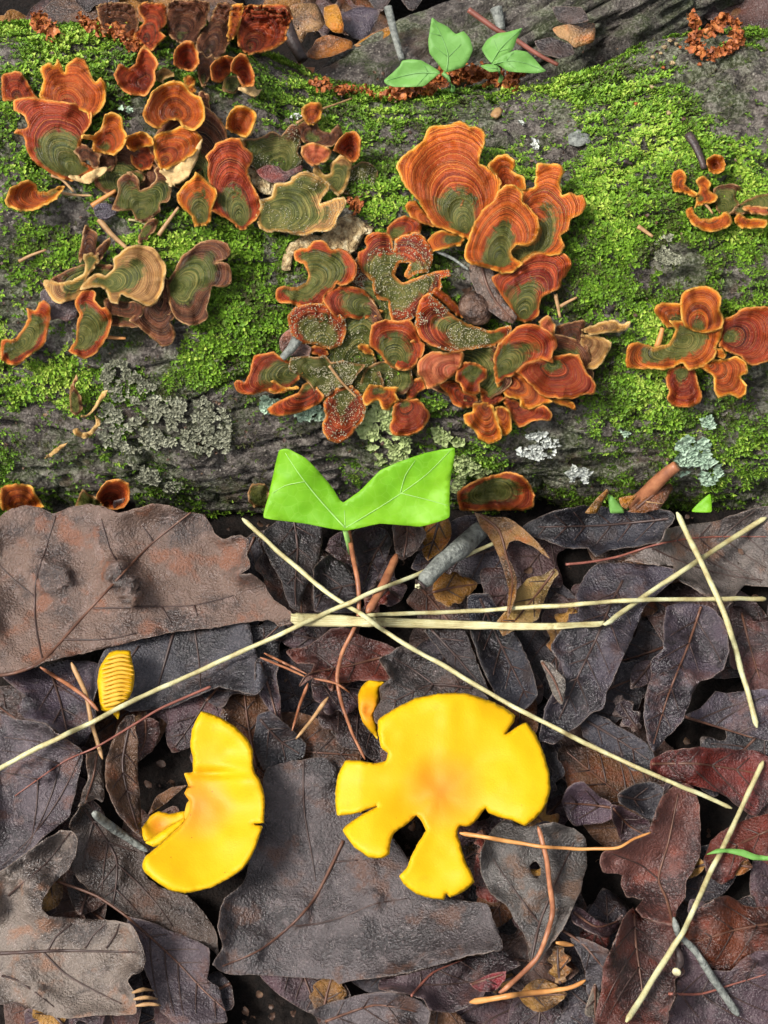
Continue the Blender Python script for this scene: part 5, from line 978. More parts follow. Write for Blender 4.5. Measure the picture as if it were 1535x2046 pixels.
LD = """
D2|.020,.017,.018|vein_dark|20,100 120,20 200,-30 370,-30 380,150 340,330 280,440 240,580 180,560 120,380 60,280 20,200|200,-10 230,200 215,420 220,560|charcoal leaf standing between the big maple leaf and a reddish needle
D2|.022,.018,.020|vein_dark|330,330 420,240 520,300 590,430 590,590 420,590 330,580|590,420 450,450 340,500|blackish folded leaf under the crossing straws
D2|.030,.024,.028|vein_dark|560,120 640,60 760,80 810,160 760,300 700,420 620,500 600,300|780,120 700,250 630,430|dark leaf shoulder between the reddish needle and split stem
D3|.022,.022,.028|vein_dark|100,80 180,20 300,-25 480,-60 620,-50 700,-20 850,-45 1000,-30 1040,10 1000,70 960,150 850,180 650,210 560,250 500,200 380,200 250,150 130,120|1000,20 600,60 200,70|bluish-black shiny leaf with wet glints above the reddish stalk
D2|.020,.020,.025|vein_dark|1270,500 1400,480 1450,560 1535,650 1650,900 1700,1100 1600,1200 1450,1100 1350,900 1290,700|1350,510 1480,800 1640,1120|blue-black wet leaf right of the grey leaf behind the cap
D2|.020,.016,.017|vein_dark|1000,700 1100,680 1250,690 1330,900 1400,1080 1300,1020 1150,900 1080,800|1050,700 1200,860 1360,1050|matt black leaf under the long thin straw
D3|.085,.050,.048|vein|1380,560 1450,560 1535,640 1640,640 1640,1100 1500,1080 1450,960 1380,920 1370,800|1450,600 1500,800 1560,1000|reddish leaf beneath the steep straw
D3|.075,.062,.075|vein|1100,1230 1200,1180 1290,1080 1370,1090 1500,1070 1640,1080 1640,1380 1480,1350 1300,1290 1180,1260|1100,1235 1280,1290 1520,1365|mauve leaf with straight midrib beneath the steep straw
D3|.034,.032,.038|vein_dark|460,1280 530,1220 600,1230 700,1300 780,1340 870,1400 915,1470 880,1560 780,1560 600,1440 480,1360|500,1260 700,1380 880,1500|slate-grey leaf with bitten edge right of the big yellow cap
E3|.115,.042,.038|vein|890,0 1000,-60 1200,-80 1535,-60 1640,0 1640,200 1535,340 1450,300 1380,240 1300,190 1180,160 1000,110 900,60|900,20 1200,20 1560,80|flat maroon leaf above the oak leaf with rounded tip
D3|.060,.048,.058|vein|990,560 1100,530 1250,560 1300,600 1360,700 1370,830 1340,940 1250,1000 1200,1010 1150,1090 1110,1200 1070,1280 980,1370 910,1450 880,1400 850,1250 860,1100 890,1000 890,890 970,820 970,700|1200,560 1120,800 1000,1100 910,1400|purple leaf with torn pale edge above the maroon leaf
D3|.042,.036,.044|vein_dark|480,380 550,300 700,290 900,300 1040,330 1050,380 870,540 820,640 780,750 730,850 680,960 620,1080 600,1180 520,1220 450,1290 400,1320 300,1400 210,1370 240,1200 300,1080 360,1000 340,900 280,820 300,760 390,640 390,600 440,600 450,540 430,490|720,400 640,560 560,750 440,1000 330,1250|long dark violet leaf with notched edge beside the big yellow cap
D3|.135,.118,.108|vein_red|730,270 950,160 985,85 1080,65 1300,30 1520,-40 1640,-40 1640,420 1530,430 1470,425 1420,470 1390,530 1350,570 1290,550 1240,500 1150,440 1060,390 1030,340 1035,310 900,300 800,285|370,300 520,285 700,250 900,185 1100,145 1300,130 1600,130|grey oak leaf with long reddish stalk crossed by the steep straw
D3|.30,.22,.12|vein|300,325 325,350 270,440 230,540 190,640 60,700 -20,740 -50,650 20,560 90,430 150,380 220,370|300,340 180,500 20,690|small blotchy yellow-tan leaf under the shrivelled curl
D2|.085,.034,.028|vein|160,830 300,800 430,700 520,690 600,730 800,800 830,830 800,990 780,1010 620,1010 480,1030 350,990 240,1050 310,960 330,910 220,900|820,850 550,920 300,970 240,1045|dark red-brown oak leaf scrap behind the small yellow crescent
D2|.052,.040,.036|vein_dark|730,880 800,840 870,800 950,830 1100,900 1300,1030 1400,1120 1350,1200 1100,1240 720,1280 700,1200 740,1130 730,1060 800,1000 760,930|1300,1060 1050,1040 800,1150|grey-brown leaf with torn corner tucked behind the big yellow cap
D2|.085,.060,.052|vein|820,20 950,0 1000,80 1020,120 960,220 920,250 870,275 830,230 820,120|900,10 900,130 880,260|crumpled grey-brown leaf at the head of the split stem
D2|.060,.045,.052|vein|-20,880 110,900 100,980 120,1100 130,1320 60,1200 -30,1050|0,900 60,1080 110,1280|narrow purple leaf beside short tan needles
D2|.026,.024,.029|vein_dark|-20,1230 60,1200 180,1300 280,1400 270,1480 150,1535 20,1560 -40,1400|0,1250 120,1380 240,1460|small charcoal leaf between the two yellow caps
D1|.048,.046,.052|vein_dark|560,820 800,740 1000,700 1200,680 1430,650 1460,780 1500,900 1550,1000 1480,1100 1250,1050 1150,1090 950,1180 700,1200 560,1100 500,950|980,690 920,900 870,1080;1100,690 1130,900 1140,1060;760,800 620,1000|blue-grey leaf under the yellow gilled fragment and straw
D1|.052,.042,.052|vein_dark|-100,960 150,930 300,890 500,900 520,1000 480,1150 500,1250 420,1420 330,1380 200,1280 50,1240 10,1180 60,1110 20,1070|220,960 280,1150 330,1380|dark purple leaf under the stalk of the big maple leaf
D1|.082,.068,.074|vein_red|-120,1240 0,1250 180,1275 260,1340 410,1440 400,1560 370,1700 330,1850 200,1950 60,2080 -120,2200|1200,1050 900,1180 750,1270 500,1420 300,1510 0,1720|mauve-grey leaf with a long red stalk running past the gilled fragment
D1|.090,.050,.045|vein|750,1270 830,1240 885,1270 890,1340 840,1450 760,1490 740,1400|800,1250 800,1370 760,1480|small purple and tan leaf piece beside a rolled brown leaf
E1|.066,.052,.045|vein_dark|430,250 500,330 600,410 800,560 800,700 900,780 1060,830 1160,930 1230,1050 1250,1200 1190,1150 1000,1060 880,1010 760,970 690,940 500,830 400,740 340,640 380,560 370,450 330,400 370,330|430,300 620,600 600,900|mottled brown leaf beneath the curved yellow cap
E1|.13,.105,.088|vein|440,-40 540,-60 550,100 545,250 500,230 450,250 390,280 420,180 450,100|500,-40 480,100 430,260|small grey-tan strip of leaf beside the rolled brown leaf
E1|.078,.064,.070|vein|690,960 760,970 880,1010 1000,1060 1100,1100 1190,1150 1195,1230 1180,1340 1250,1390 1270,1480 1300,1600 1000,1620 900,1540 850,1420 800,1290 770,1190 740,1080 690,1000|260,740 500,830 690,960 850,1100 1000,1240 1150,1400 1290,1530|purple-grey leaf with straight stalk overlapping the pale oak leaf
E1|.165,.140,.122|vein_dark|380,470 350,435 280,430 180,490 80,560 0,620 -120,720 -120,1100 -120,1480 0,1480 100,1520 200,1560 300,1580 500,1560 740,1550 730,1420 690,1350 720,1310 780,1290 800,1200 750,1060 700,1000 560,975 420,970 280,960 200,950 165,910 165,860 200,800 260,730 330,660 370,580|-100,1182 0,1178 300,1165 750,1175;-40,830 0,790 180,640 340,440;180,1180 300,1300 450,1390 650,1490;-80,1320 0,1340 150,1440 240,1510;200,1170 250,1080 350,1000;430,1150 480,1070 560,1000;560,1150 620,1060 640,1000|pale grey oak leaf with a deep rounded notch
E2|.090,.078,.080|vein|300,1540 480,1470 650,1430 780,1420 900,1440 990,1480 1040,1540 1000,1640 500,1640|400,1600 700,1500 960,1540|smooth grey rounded leaf edge below the broad mottled leaf
E2|.070,.050,.054|vein_red|740,1340 900,1310 1200,1230 1480,1160 1535,1200 1600,1250 1500,1300 1400,1380 1350,1460 1200,1540 1050,1530 1000,1460 900,1430 730,1400|930,1440 1060,1300 1250,1220|purplish leaf under the pale rim of the broad mottled leaf
E3|.095,.036,.030|vein|1220,600 1260,490 1350,420 1450,370 1530,340 1640,330 1640,640 1535,590 1450,620 1400,720 1330,760 1240,700|1630,420 1420,520 1240,620|red-brown curled leaf behind the green grass blade
E3|.095,.038,.026|vein|1120,1000 1200,900 1300,840 1370,830 1450,880 1535,900 1640,900 1640,1200 1520,1170 1440,1230 1380,1290 1300,1300 1200,1250 1100,1100|1620,1000 1400,1040 1150,1120|red-brown leaf with a speckled surface
E3|.070,.050,.056|vein_red|1060,1100 1150,1170 1250,1280 1380,1290 1440,1230 1535,1170 1640,1180 1640,1620 1000,1620 1050,1450|1000,1430 1200,1430 1400,1370 1600,1310|purple leaf with a pale red midrib in the corner beside the slanting straw
E3|.075,.055,.066|vein|345,250 380,170 420,140 480,130 560,210 650,260 660,350 600,380 490,390 430,400 390,360|660,290 520,270 360,260|small ribbed lilac leaf right of the big yellow cap
E3|.070,.044,.050|vein|650,270 720,290 880,370 890,430 800,480 720,500 690,440 660,360|660,290 760,400 850,450|plum-coloured leaf scrap above the orange needle tip
E3|.032,.030,.034|vein_dark|690,210 780,150 900,130 975,170 960,240 920,330 890,375 800,310 700,260|700,215 840,240 950,200|dark grey rounded leaf beneath the straw end
E3|.068,.062,.066|vein|400,1090 450,1080 550,1120 640,1170 610,1270 590,1380 560,1450 500,1430 490,1300 450,1180|350,1040 480,1130 600,1270|small blue-grey leaf with an orange stalk
E3|.14,.12,.10|vein|490,1560 520,1430 550,1370 590,1440 600,1580|550,1380 550,1560|pale grey leaf tip beside the red-brown lower leaf
E3|.060,.030,.036|vein|410,890 480,920 560,980 640,1000 720,940 690,1040 620,1080 520,1050 410,980|420,930 560,1020 700,980|glossy plum leaf rolled along a black gap
E3|.090,.044,.038|vein|780,900 850,970 950,990 1040,1010 1060,1150 1100,1300 1040,1340 1040,1450 1000,1540 980,1620 560,1620 590,1400 600,1260 640,1180 680,1090 720,980|790,940 800,1120 830,1330 850,1500|red-brown leaf below the oak leaf with rounded tip
E3|.095,.088,.082|vein_dark|-150,560 -80,420 0,360 100,400 180,400 300,380 420,420 490,480 500,640 480,700 460,800 400,930 350,1030 280,1120 200,1240 150,1290 145,1200 120,1080 60,980 0,880 -100,800 -150,680|150,1280 210,1000 330,700 420,500;210,1000 60,800 -80,600|grey leaf with an oval hole and tapering stalk end
E3|.125,.066,.058|vein|1040,150 1110,135 1165,180 1190,270 1195,430 1195,560 1160,660 1110,740 1105,830 1050,920 1040,1010 950,990 850,960 800,910 840,850 740,830 710,760 720,700 650,690 600,680 580,620 600,560 720,520 790,490 880,440 910,360 960,230|1030,1010 990,850 940,720 1000,500 1060,200;950,740 830,640 650,570|red-brown oak leaf with a long rounded tip
E2|.078,.068,.068|vein|40,50 200,0 400,-20 470,60 500,200 600,300 800,450 900,600 1000,800 1200,850 1390,880 1420,950 1450,1020 1480,1100 1480,1160 1300,1190 1100,1250 900,1300 700,1330 560,1350 480,1370 440,1340 250,1330 0,1315 -200,1310 -290,1250 -230,1140 -260,1020 -220,850 -100,750 -60,600 0,400 10,200|510,490 430,660 330,850 200,1000 0,1160 -230,1260;200,1015 350,1000 500,960 700,880 900,845;265,0 270,300 320,600 340,740;460,620 600,610|broad mottled grey leaf with a curled pale lower rim under both yellow caps
E1|.115,.075,.055|vein_dark|690,-280 735,-280 735,-200 755,-100 755,100 770,250 780,470 700,400 620,300 560,150 560,0 600,-120 640,-220|715,-270 660,0 690,200 760,440|brown half-rolled leaf with netted veins left of the curved yellow cap
E2|.16,.055,.058|vein|1285,1370 1400,1310 1510,1290 1500,1340 1440,1410 1350,1420|1300,1370 1490,1310|small crimson leaf scrap near the orange needles
D1|.135,.098,.082|vein|-130,500 -120,200 -100,20 -40,-30 60,-62 150,-50 230,-15 330,-48 450,-70 560,-52 640,-12 740,-40 860,-72 960,-58 1050,-20 1150,-5 1200,60 1225,110 1280,150 1340,130 1395,125 1435,145 1425,240 1440,320 1370,365 1450,358 1535,430 1590,520 1690,590 1700,660 1620,680 1560,640 1420,655 1200,690 1000,710 800,750 620,800 400,850 200,890 100,935 0,965 -130,960|-120,985 0,965 170,890 400,640 620,400 830,180 1080,-20;170,890 125,650 130,400 190,200 250,0;480,570 800,560 1100,550 1340,490;650,330 580,200 530,20;850,160 780,60;125,500 0,400 -100,300;300,760 550,760 750,720;1100,550 1120,620;900,560 960,660|biggest leaf, a flat grey-brown maple leaf with branching veins
"""
HOLE = pts('E3', '185,615 215,650 215,700 190,720 160,690 152,640')
LDOBJ = []
for k, line in enumerate(LD.strip().split('\n')):
    tile, colr, vm, ol, rb, lab = line.split('|')
    ribs = [pts(tile, r) for r in rb.split(';')]
    big = len(ribs) > 2
    LDOBJ.append(dead_leaf(pts(tile, ol), tuple(float(v) for v in colr.split(',')), lab, ribs, vmat=vm, z0=0.012, curl=0.0080, wave=0.0036,
              rag=2.0, holes=[smooth_loop(HOLE, 4)] if 'oval hole' in lab else (), spacing=9.0, rib_r=0.0008 if big else 0.00065,
              side=len(ribs) == 1, stiff=(26.0 if 'maple' in lab else 16.0) if big else 8.0, fold=0.0015 if len(ribs) == 1 else 0.0))

# ================================================================ YELLOW MUSHROOMS
def hmax(P, r=6):
    i = np.clip(((P[:, 0]-HX0)/HS).astype(int), r, HW-r-1); j = np.clip(((P[:, 1]-HY0)/HS).astype(int), r, HH-r-1)
    return np.array([H[b-r:b+r+1, a-r:a+r+1].max() for a, b in zip(i, j)])
def cap(outline, center, zbase, prof, th, label=None, name='yellow_mushroom', parent=None, rag=0.7, bump=0.0012, spacing=6.5, rscale=220.0, group=None):
    LEAF_N[0] += 1; sd_ = LEAF_N[0]*1.9
    loop = smooth_loop(outline, 3.2, rag, sd_, 0.5); V2, T, dm = tri_poly(loop, spacing); c = np.asarray(center, float)
    r = np.hypot(*(V2-c).T)/rscale; d_mm = dm*0.19
    z = zbase+prof(V2, r)+bump*2*(n2(V2[:, 0]/60+sd_, V2[:, 1]/60, 0.0, 2)-0.5)
    w_ = th*1000*0.75; q = np.clip(d_mm/w_, 0, 1); z = z-th*0.55*(1-np.sqrt(np.maximum(1-(1-q)**2, 0)))
    P = at_z(V2, z); VV, TT, mi, src = thicken(P, T, th*0.25+th*0.75*np.clip(d_mm/(w_*1.6), 0, 1))
    at = {'zone': np.clip(r, 0, 1)[src], 'edge_mm': d_mm[src]}
    base = np.array(parent.location) if parent is not None else None
    o = place(name, VV, TT, base=base, mats=[M['yellow'], M['gill']], mi=mi, attrs=at, label=label, cat='mushroom' if parent is None else None, parent=parent, group=group)
    if parent is None:
        J = np.clip(((P[:, 1]-HY0)/HS).astype(int), 0, HH-1); I = np.clip(((P[:, 0]-HX0)/HS).astype(int), 0, HW-1)
        np.maximum.at(H, (J, I), P[:, 2])
    return o
def stalk(px, ztop, r, parent, z0=0.0):
    p = at_z(np.array([px], float), ztop)[0]; n = 8; t = np.linspace(0, 1, n)
    C = np.stack([p[0]+0.002*np.sin(t*3), p[1]-0.004*t, z0+(p[2]-z0)*t[::-1]], 1)
    V, T = tube(C, r*(1.6-0.6*np.minimum(t*3, 1)), 14); place('stalk', V, T, base=np.array(parent.location), parent=parent, mats=[M['stem']])
def gills(parent, center, n, r0, r1, zf, a0=0, a1=6.283):
    for k in range(n):
        a = a0+(a1-a0)*k/n; L = np.linspace(r0, r1, 7); Q = np.stack([center[0]+L*np.cos(a), center[1]+L*np.sin(a)], 1)
        V, T = tube(at_z(Q, zf(L)), 0.0006, 5, 1.0); place('gill', V, T, base=np.array(parent.location), parent=parent, mats=[M['gill']])
zc = float(np.max(hmax(at_z(np.array([[880., 1590.], [720, 1600], [1050, 1560], [870, 1740]]), 0.02), 10)))+0.004
# small crescent behind the big cap
cap(pts('D2', '600,1100 620,1050 670,1005 720,1010 760,1025 730,1070 735,1110 720,1170 695,1220 720,1290 720,1370 680,1330 630,1270 605,1190'), (735, 1420), zc-0.004, lambda v, r: 0.002*np.sin(r*8), 0.0022, 'small yellow crescent of mushroom standing behind the big cap', rscale=90)
BIG = np.array([(757,1437),(790,1415),(830,1395),(880,1385),(930,1385),(980,1400),(1010,1415),(1030,1430),(1025,1445),(1012,1466),(1035,1450),(1052,1444),(1070,1465),(1085,1500),(1098,1545),(1100,1580),(1090,1610),(1070,1635),(1050,1650),(1025,1640),(1000,1634),(975,1625),(970,1615),(955,1635),(940,1650),(918,1652),(914,1668),(920,1685),(928,1715),(935,1730),(948,1760),(930,1780),(900,1793),(893,1786),(887,1797),(865,1796),(830,1785),(808,1768),(798,1750),(812,1735),(822,1710),(835,1685),(850,1660),(845,1645),(832,1630),(822,1640),(805,1652),(788,1665),(780,1685),(778,1707),(760,1716),(735,1712),(705,1690),(685,1658),(715,1632),(754,1611),(720,1623),(675,1630),(670,1590),(675,1550),(690,1520),(720,1520),(750,1525),(770,1520),(775,1505),(762,1495),(755,1465)], float)
def big_prof(v, r):
    a = np.arctan2(v[:, 1]-1590, v[:, 0]-880)
    return 0.0055*np.clip(r, 0, 1)**1.5*(1+0.35*np.sin(a*3+1.0))-0.0035*sstep(.72, 1.05, r)+0.0012*np.sin(a*5+2)*r
mb = cap(BIG, (885, 1580), zc+0.003, big_prof, 0.0022, 'big flat yellow mushroom cap torn into lobes around an orange centre', rag=1.5)
stalk((885, 1585), zc-0.0015, 0.006, mb)
LEFT = pts('E1', '1090,-20 1075,-90 1085,-190 1110,-250 1140,-300 1165,-302 1250,-270 1350,-210 1430,-130 1460,-60 1460,10 1475,80 1500,110 1525,180 1535,260 1530,340 1525,383 1465,388 1515,400 1510,430 1470,550 1410,650 1320,720 1200,780 1050,812 960,800 905,770 800,690 780,640 800,590 880,520 960,450 1040,370 1070,300 1070,250 1040,200 1060,150 1040,80 1090,65')
zl = float(np.max(hmax(at_z(np.array([[440., 1480.], [460, 1600], [400, 1740], [330, 1730]]), 0.02), 10)))+0.003
def left_prof(v, r):
    e = np.hypot((v[:, 0]-395)/150, (v[:, 1]-1610)/190)
    return 0.0075*np.clip(e, 0, 1.1)**2-0.004*sstep(.85, 1.15, e)+0.003*np.exp(-(((v[:, 0]-490)/35)**2+((v[:, 1]-1560)/30)**2))-0.003*np.exp(-(((v[:, 0]-430)/50)**2+((v[:, 1]-1545)/8)**2))
ml = cap(LEFT, (395, 1610), zl+0.002, left_prof, 0.0022, 'curved yellow mushroom cap folded into a bean shape over a dark hollow', rag=1.1, rscale=190)
stalk((415, 1620), zl-0.003, 0.0055, ml)
cap(pts('E1', '800,500 830,480 930,410 1000,370 1040,345 1050,370 980,440 900,510 850,530'), (395, 1610), zl-0.004, lambda v, r: 0*r, 0.0016, name='gill_edge', parent=ml, rscale=60)
cap(pts('E1', '775,420 830,340 880,310 950,325 1040,310 1050,370 950,410 850,490 795,490'), (320, 1650), max(zl-0.014, 0.006), lambda v, r: 0.004*r, 0.0018, 'dark yellow scrap of mushroom sunk in the hollow beside the curved cap', rscale=60)
# gilled fragment, lying gill side up
FR = pts('D1', '580,840 640,825 705,830 720,900 735,960 730,1050 700,1120 640,1190 645,1220 630,1250 600,1215 530,1190 515,1100 505,1020 520,930')
zfg = float(np.max(hmax(at_z(np.array([[232., 1360.], [225, 1320], [240, 1400]]), 0.02), 8)))+0.002
fr = cap(FR, (232, 1360), zfg, lambda v, r: -0.002*r, 0.0026, 'yellow mushroom fragment lying gills up under a straw', rscale=60)
for k in range(12):
    y = 862+k*26; q_ = pts('D1', f'{545-4*abs(k-6)},{y+30} {600},{y+8} {655},{y-4} {735-abs(k-5)*3},{y+12}')
    Q = smooth_path(q_, 6); inside = in_poly(Q, FR); Q = Q[inside]
    if len(Q) < 3: continue
    V, T = tube(at_z(Q, zfg+0.0001-0.0012*np.hypot(*(Q-np.array([232, 1360])).T)/60), 0.0001+0.0007*np.sin(np.linspace(0.15, 3.0, len(Q))), 8, 0.8); place('gill', V, T, base=np.array(fr.location), parent=fr, mats=[M['gill']])

# ================================================================ STRAWS, NEEDLES, TWIGS ON THE LITTER
def litter_stick(name, path, r, mat, label, cat, r2=None, flat=0.8, seg=8, gap=0.0, stiff=30, stampit=True, group=None, zmin=None):
    Q = smooth_path(path, 9.0); r2 = r if r2 is None else r2; R = np.linspace(r, r2, len(Q)); P = at_z(Q, 0.016)
    for it in range(3):
        i = np.clip(((P[:, 0]-HX0)/HS).astype(int), 1, HW-2); j = np.clip(((P[:, 1]-HY0)/HS).astype(int), 1, HH-2)
        h = np.maximum.reduce([H[j, i], H[j+1, i], H[j-1, i], H[j, i+1], H[j, i-1]])
        s = min(stiff, max(1, len(h)//4)); k = gk(s/3.0); pad = len(k)//2
        e = h.copy()
        for rep in range(4):
            e = np.maximum(np.convolve(np.pad(e, pad, mode='edge'), k, 'valid'), h)
        e = np.convolve(np.pad(e, 2, mode='edge'), np.ones(5)/5, 'valid')
        P = at_z(Q, np.maximum(e, h)+R*flat+gap)
    if stampit:
        for p, rr in zip(P, R):
            a, b = int((p[0]-HX0)/HS), int((p[1]-HY0)/HS)
            if 2 < a < HW-3 and 2 < b < HH-3: H[b-1:b+2, a-1:a+2] = np.maximum(H[b-1:b+2, a-1:a+2], p[2]+rr*flat)
    sL = np.arange(len(P))*1.0; R = R*(0.86+0.28*n2(sL*0.35+len(P), sL*0, 1.0, 2)); e_ = np.minimum(sL, sL[::-1]); R = R*(0.35+0.65*np.clip(e_/2.0, 0, 1))
    P = P+np.stack([0.0009*(n2(sL*0.16, sL*0+r*9e3, 3.0, 2)-0.5), 0.0009*(n2(sL*0.16+40, sL*0+r*9e3, 3.0, 2)-0.5), 0*sL], 1)
    V, T = tube(P, R, seg, flat, up=(0, 0, 1))
    return place(name, V, T, mats=[M[mat]], label=label, cat=cat, group=group), P
for tile, p_, r_, m_, lab, r2 in [
  ('D2', '520,-20 560,200 600,400 605,600 560,720 500,850 475,1000 500,1150 560,1330 640,1500', .0019, 'needle', 'long winding reddish pine needle passing beneath the straws to the big cap', .0013),
  ('D2', '840,240 760,420 655,600', .0034, 'needle', 'broad flat reddish split stem beside the winding pine needle', .0036),
  ('D2', '20,845 150,910 285,975', .0011, 'needle', 'upper of two short rusty needles pointing at the oak leaf scrap', .0010),
  ('D2', '0,870 140,930 280,990', .0010, 'needle', 'lower of two short rusty needles pointing at the oak leaf scrap', .0010),
  ('D2', '290,1030 240,1180 200,1320', .0013, 'needle', 'short dark red needle in the gap between the yellow caps', .0011),
  ('D2', '420,1110 330,1230 220,1370', .0016, 'chip', 'short tan stick in the gap between the yellow caps', .0014),
  ('D2', '330,1000 460,1030 550,1090', .0010, 'needle', 'little rusty needle behind the small yellow crescent', .0009),
  ('D1', '345,900 440,1120 480,1300 540,1490', .0017, 'chip', 'tan needle running down beside the gilled fragment', .0018),
  ('D1', '150,930 280,1010 420,1100 515,1195', .0013, 'needle', 'reddish needle reaching from the maple stalk to the gilled fragment', .0018),
  ('E3', '200,400 250,600 280,800 285,950 200,1200 0,1400 -40,1420', .0018, 'needle', 'curving reddish needle crossing the grey leaf with a hole', .0020),
  ('E3', '-280,440 0,490 250,525 550,540 690,535 790,480 890,435', .0016, 'needle_o', 'orange kinked needle running from the cap stem to the oak leaf', .0011),
  ('E3', '-220,1480 0,1445 350,1400 490,1340', .0021, 'needle_o', 'thick orange needle below the grey leaf with a hole', .0017),
  ('E3', '310,1115 420,1130', .0021, 'needle_o', 'short orange needle stub beside the blue-grey leaf', .0018),
  ('E3', '1030,960 1060,1060 1150,1150 1280,1350 1430,1560', .0022, 'twig', 'grey woody stalk running from the oak leaf to the corner', .0034),
  ('E3', '1045,1130 1075,1220 1050,1290', .0028, 'twig_dark', 'black twig stub with a tan cut end', .0040),
  ('E1', '480,320 620,430 820,560', .0040, 'twig', 'flat split grey stem beneath the curved yellow cap', .0022),
  ('E1', '720,1420 790,1400 850,1410', .0016, 'chip', 'first tan straw bit in the gap of the pale oak leaf', .0014),
  ('E1', '730,1460 800,1450 870,1460', .0016, 'chip', 'second tan straw bit in the gap of the pale oak leaf', .0014),
  ('E1', '740,1500 820,1490 890,1500', .0016, 'chip', 'third tan straw bit in the gap of the pale oak leaf', .0014)]:
    so_, _ = litter_stick('pine_needle' if m_.startswith('needle') else 'twig', pts(tile, p_), r_*0.50, m_, lab, 'needle' if m_.startswith('needle') else 'twig', r2*0.42, stiff=14)
    if 'cut end' in lab:
        V, T = tube(np.vstack([_[-1], _[-1]+(_[-1]-_[-2])*0.5]), [0.0016, 0.0015], 10); place('cut_end', V, T, base=np.array(so_.location), parent=so_, mats=[M['wood']])
S = [
 ('D2', '190,635 700,650 1535,678 1900,672 2114,660', .0052, .0022, 'blade', .30, 'wide flat dry grass blade lying level above the yellow caps'),
 ('D3', '600,662 640,650 900,460 1190,270 1600,10', .0019, .0022, 'straw', .8, 'straw rising at an angle from the node of the wide grass blade'),
 ('D2', '640,612 1535,570 2324,520 3010,510 3100,508', .0017, .0019, 'straw', .8, 'straight level straw just above the wide grass blade'),
 ('D2', '-110,15 10,130 400,460 620,600 740,690 940,820 1535,1160 1904,1350 2294,1539 2544,1644 2894,1794', .0019, .0017, 'straw', .8, 'long straw slanting down from the maple leaf to the oak leaf'),
 ('D1', '-130,1572 0,1500 760,1120 1535,770 2104,510 2494,350 2804,230 3040,130 3100,105', .0020, .0017, 'straw', .8, 'long straw crossing above the gilled fragment and under the grey twig'),
 ('D3', '1050,-20 1190,270 1350,620 1450,950 1540,1300', .0023, .0021, 'straw', .8, 'steep stout straw crossing the grey oak leaf'),
 ('E3', '740,1600 1050,1110 1300,600 1510,150 1580,0', .0021, .0019, 'straw', .8, 'steep straw slanting past the oak leaf with rounded tip')]
for tile, p_, r_, r2, m_, fl, lab in S:
    o, P = litter_stick('grass_blade' if m_ == 'blade' else 'straw', pts(tile, p_), r_*0.48, m_, lab, 'straw', r2*0.48, flat=fl, stiff=60)
    if m_ == 'blade':
        for k in (-.45, -.1, .3, .6):
            n_p = len(P); Rw = np.linspace(r_, r2, n_p)*0.48; C = P+np.stack([0*Rw, Rw*k, Rw*fl*0.92*np.sqrt(1-k*k)+0.0000], 1)
            V, T = tube(C, 0.00022, 5); place('rib', V, T, base=np.array(o.location), parent=o, mats=[M['straw']])
# broken grey twig with a splintered end
tw, P = litter_stick('twig', pts('D2', '985,420 1100,310 1240,190 1380,60'), 0.0034, 'twig', 'thick grey speckled twig with a splintered pale end', 'twig', 0.0040, 1.0, 14, stiff=20)
V, T = tube(np.vstack([P[0]+(P[0]-P[2])*0.35, P[0]+(P[2]-P[0])*0.02]), [0.0022, 0.0030], 10); place('broken_end', V, T, base=np.array(tw.location), parent=tw, mats=[M['twig_dark']])
for k in range(7):
    d = np.array([math.cos(k*.9), 0, math.sin(k*.9)])*0.0014; a = P[0]+(P[0]-P[2])*0.25+d
    V, T = tube(np.vstack([a, a+(P[0]-P[2])*(0.22+0.06*(k % 3))]), [0.0008, 0.0003], 5); place('splinter', V, T, base=np.array(tw.location), parent=tw, mats=[M['wood']])
# shrivelled brown leaf over the twig
CUR = (0.20, 0.125, 0.070)
sh = dead_leaf(pts('D3', '-190,-20 -90,10 0,10 60,40 130,100 200,170 275,262 240,245 170,190 70,150 20,170 0,240 40,300 70,400 60,500 30,600 12,632 8,560 20,450 -5,350 -40,250 -90,150 -150,70'), CUR, 'shrivelled brown leaf curling over the grey twig with a hanging tail', [pts('D3', '-150,0 -40,90 10,260 45,400 20,600')], side=False, curl=0.006, wave=0.004, fold=0.004, spacing=7)
# small extras
dead_leaf(pts('D3', '215,890 280,910 360,1000 370,1050 355,1160 320,1140 285,1080 250,980'), (0.16, 0.145, 0.125), 'small pale grey curled leaf tip beside the big yellow cap', [pts('D3', '225,900 300,1010 350,1140')], fold=0.003)
dead_leaf(pts('E1', '820,330 870,220 960,165 1050,150 960,230 880,290'), (0.11, 0.06, 0.035), 'thin brown curl of leaf in the hollow beside the curved cap', lift=0.002)
gb = dead_leaf(pts('E3', '1235,575 1300,540 1380,540 1460,545 1535,575 1640,590 1640,612 1520,608 1440,582 1350,562'), (1, 1, 1), 'short fresh green grass blade under the steep straw', mats=[M['green2']], name='grass_blade', cat='grass', rag=0.2, lift=0.003)

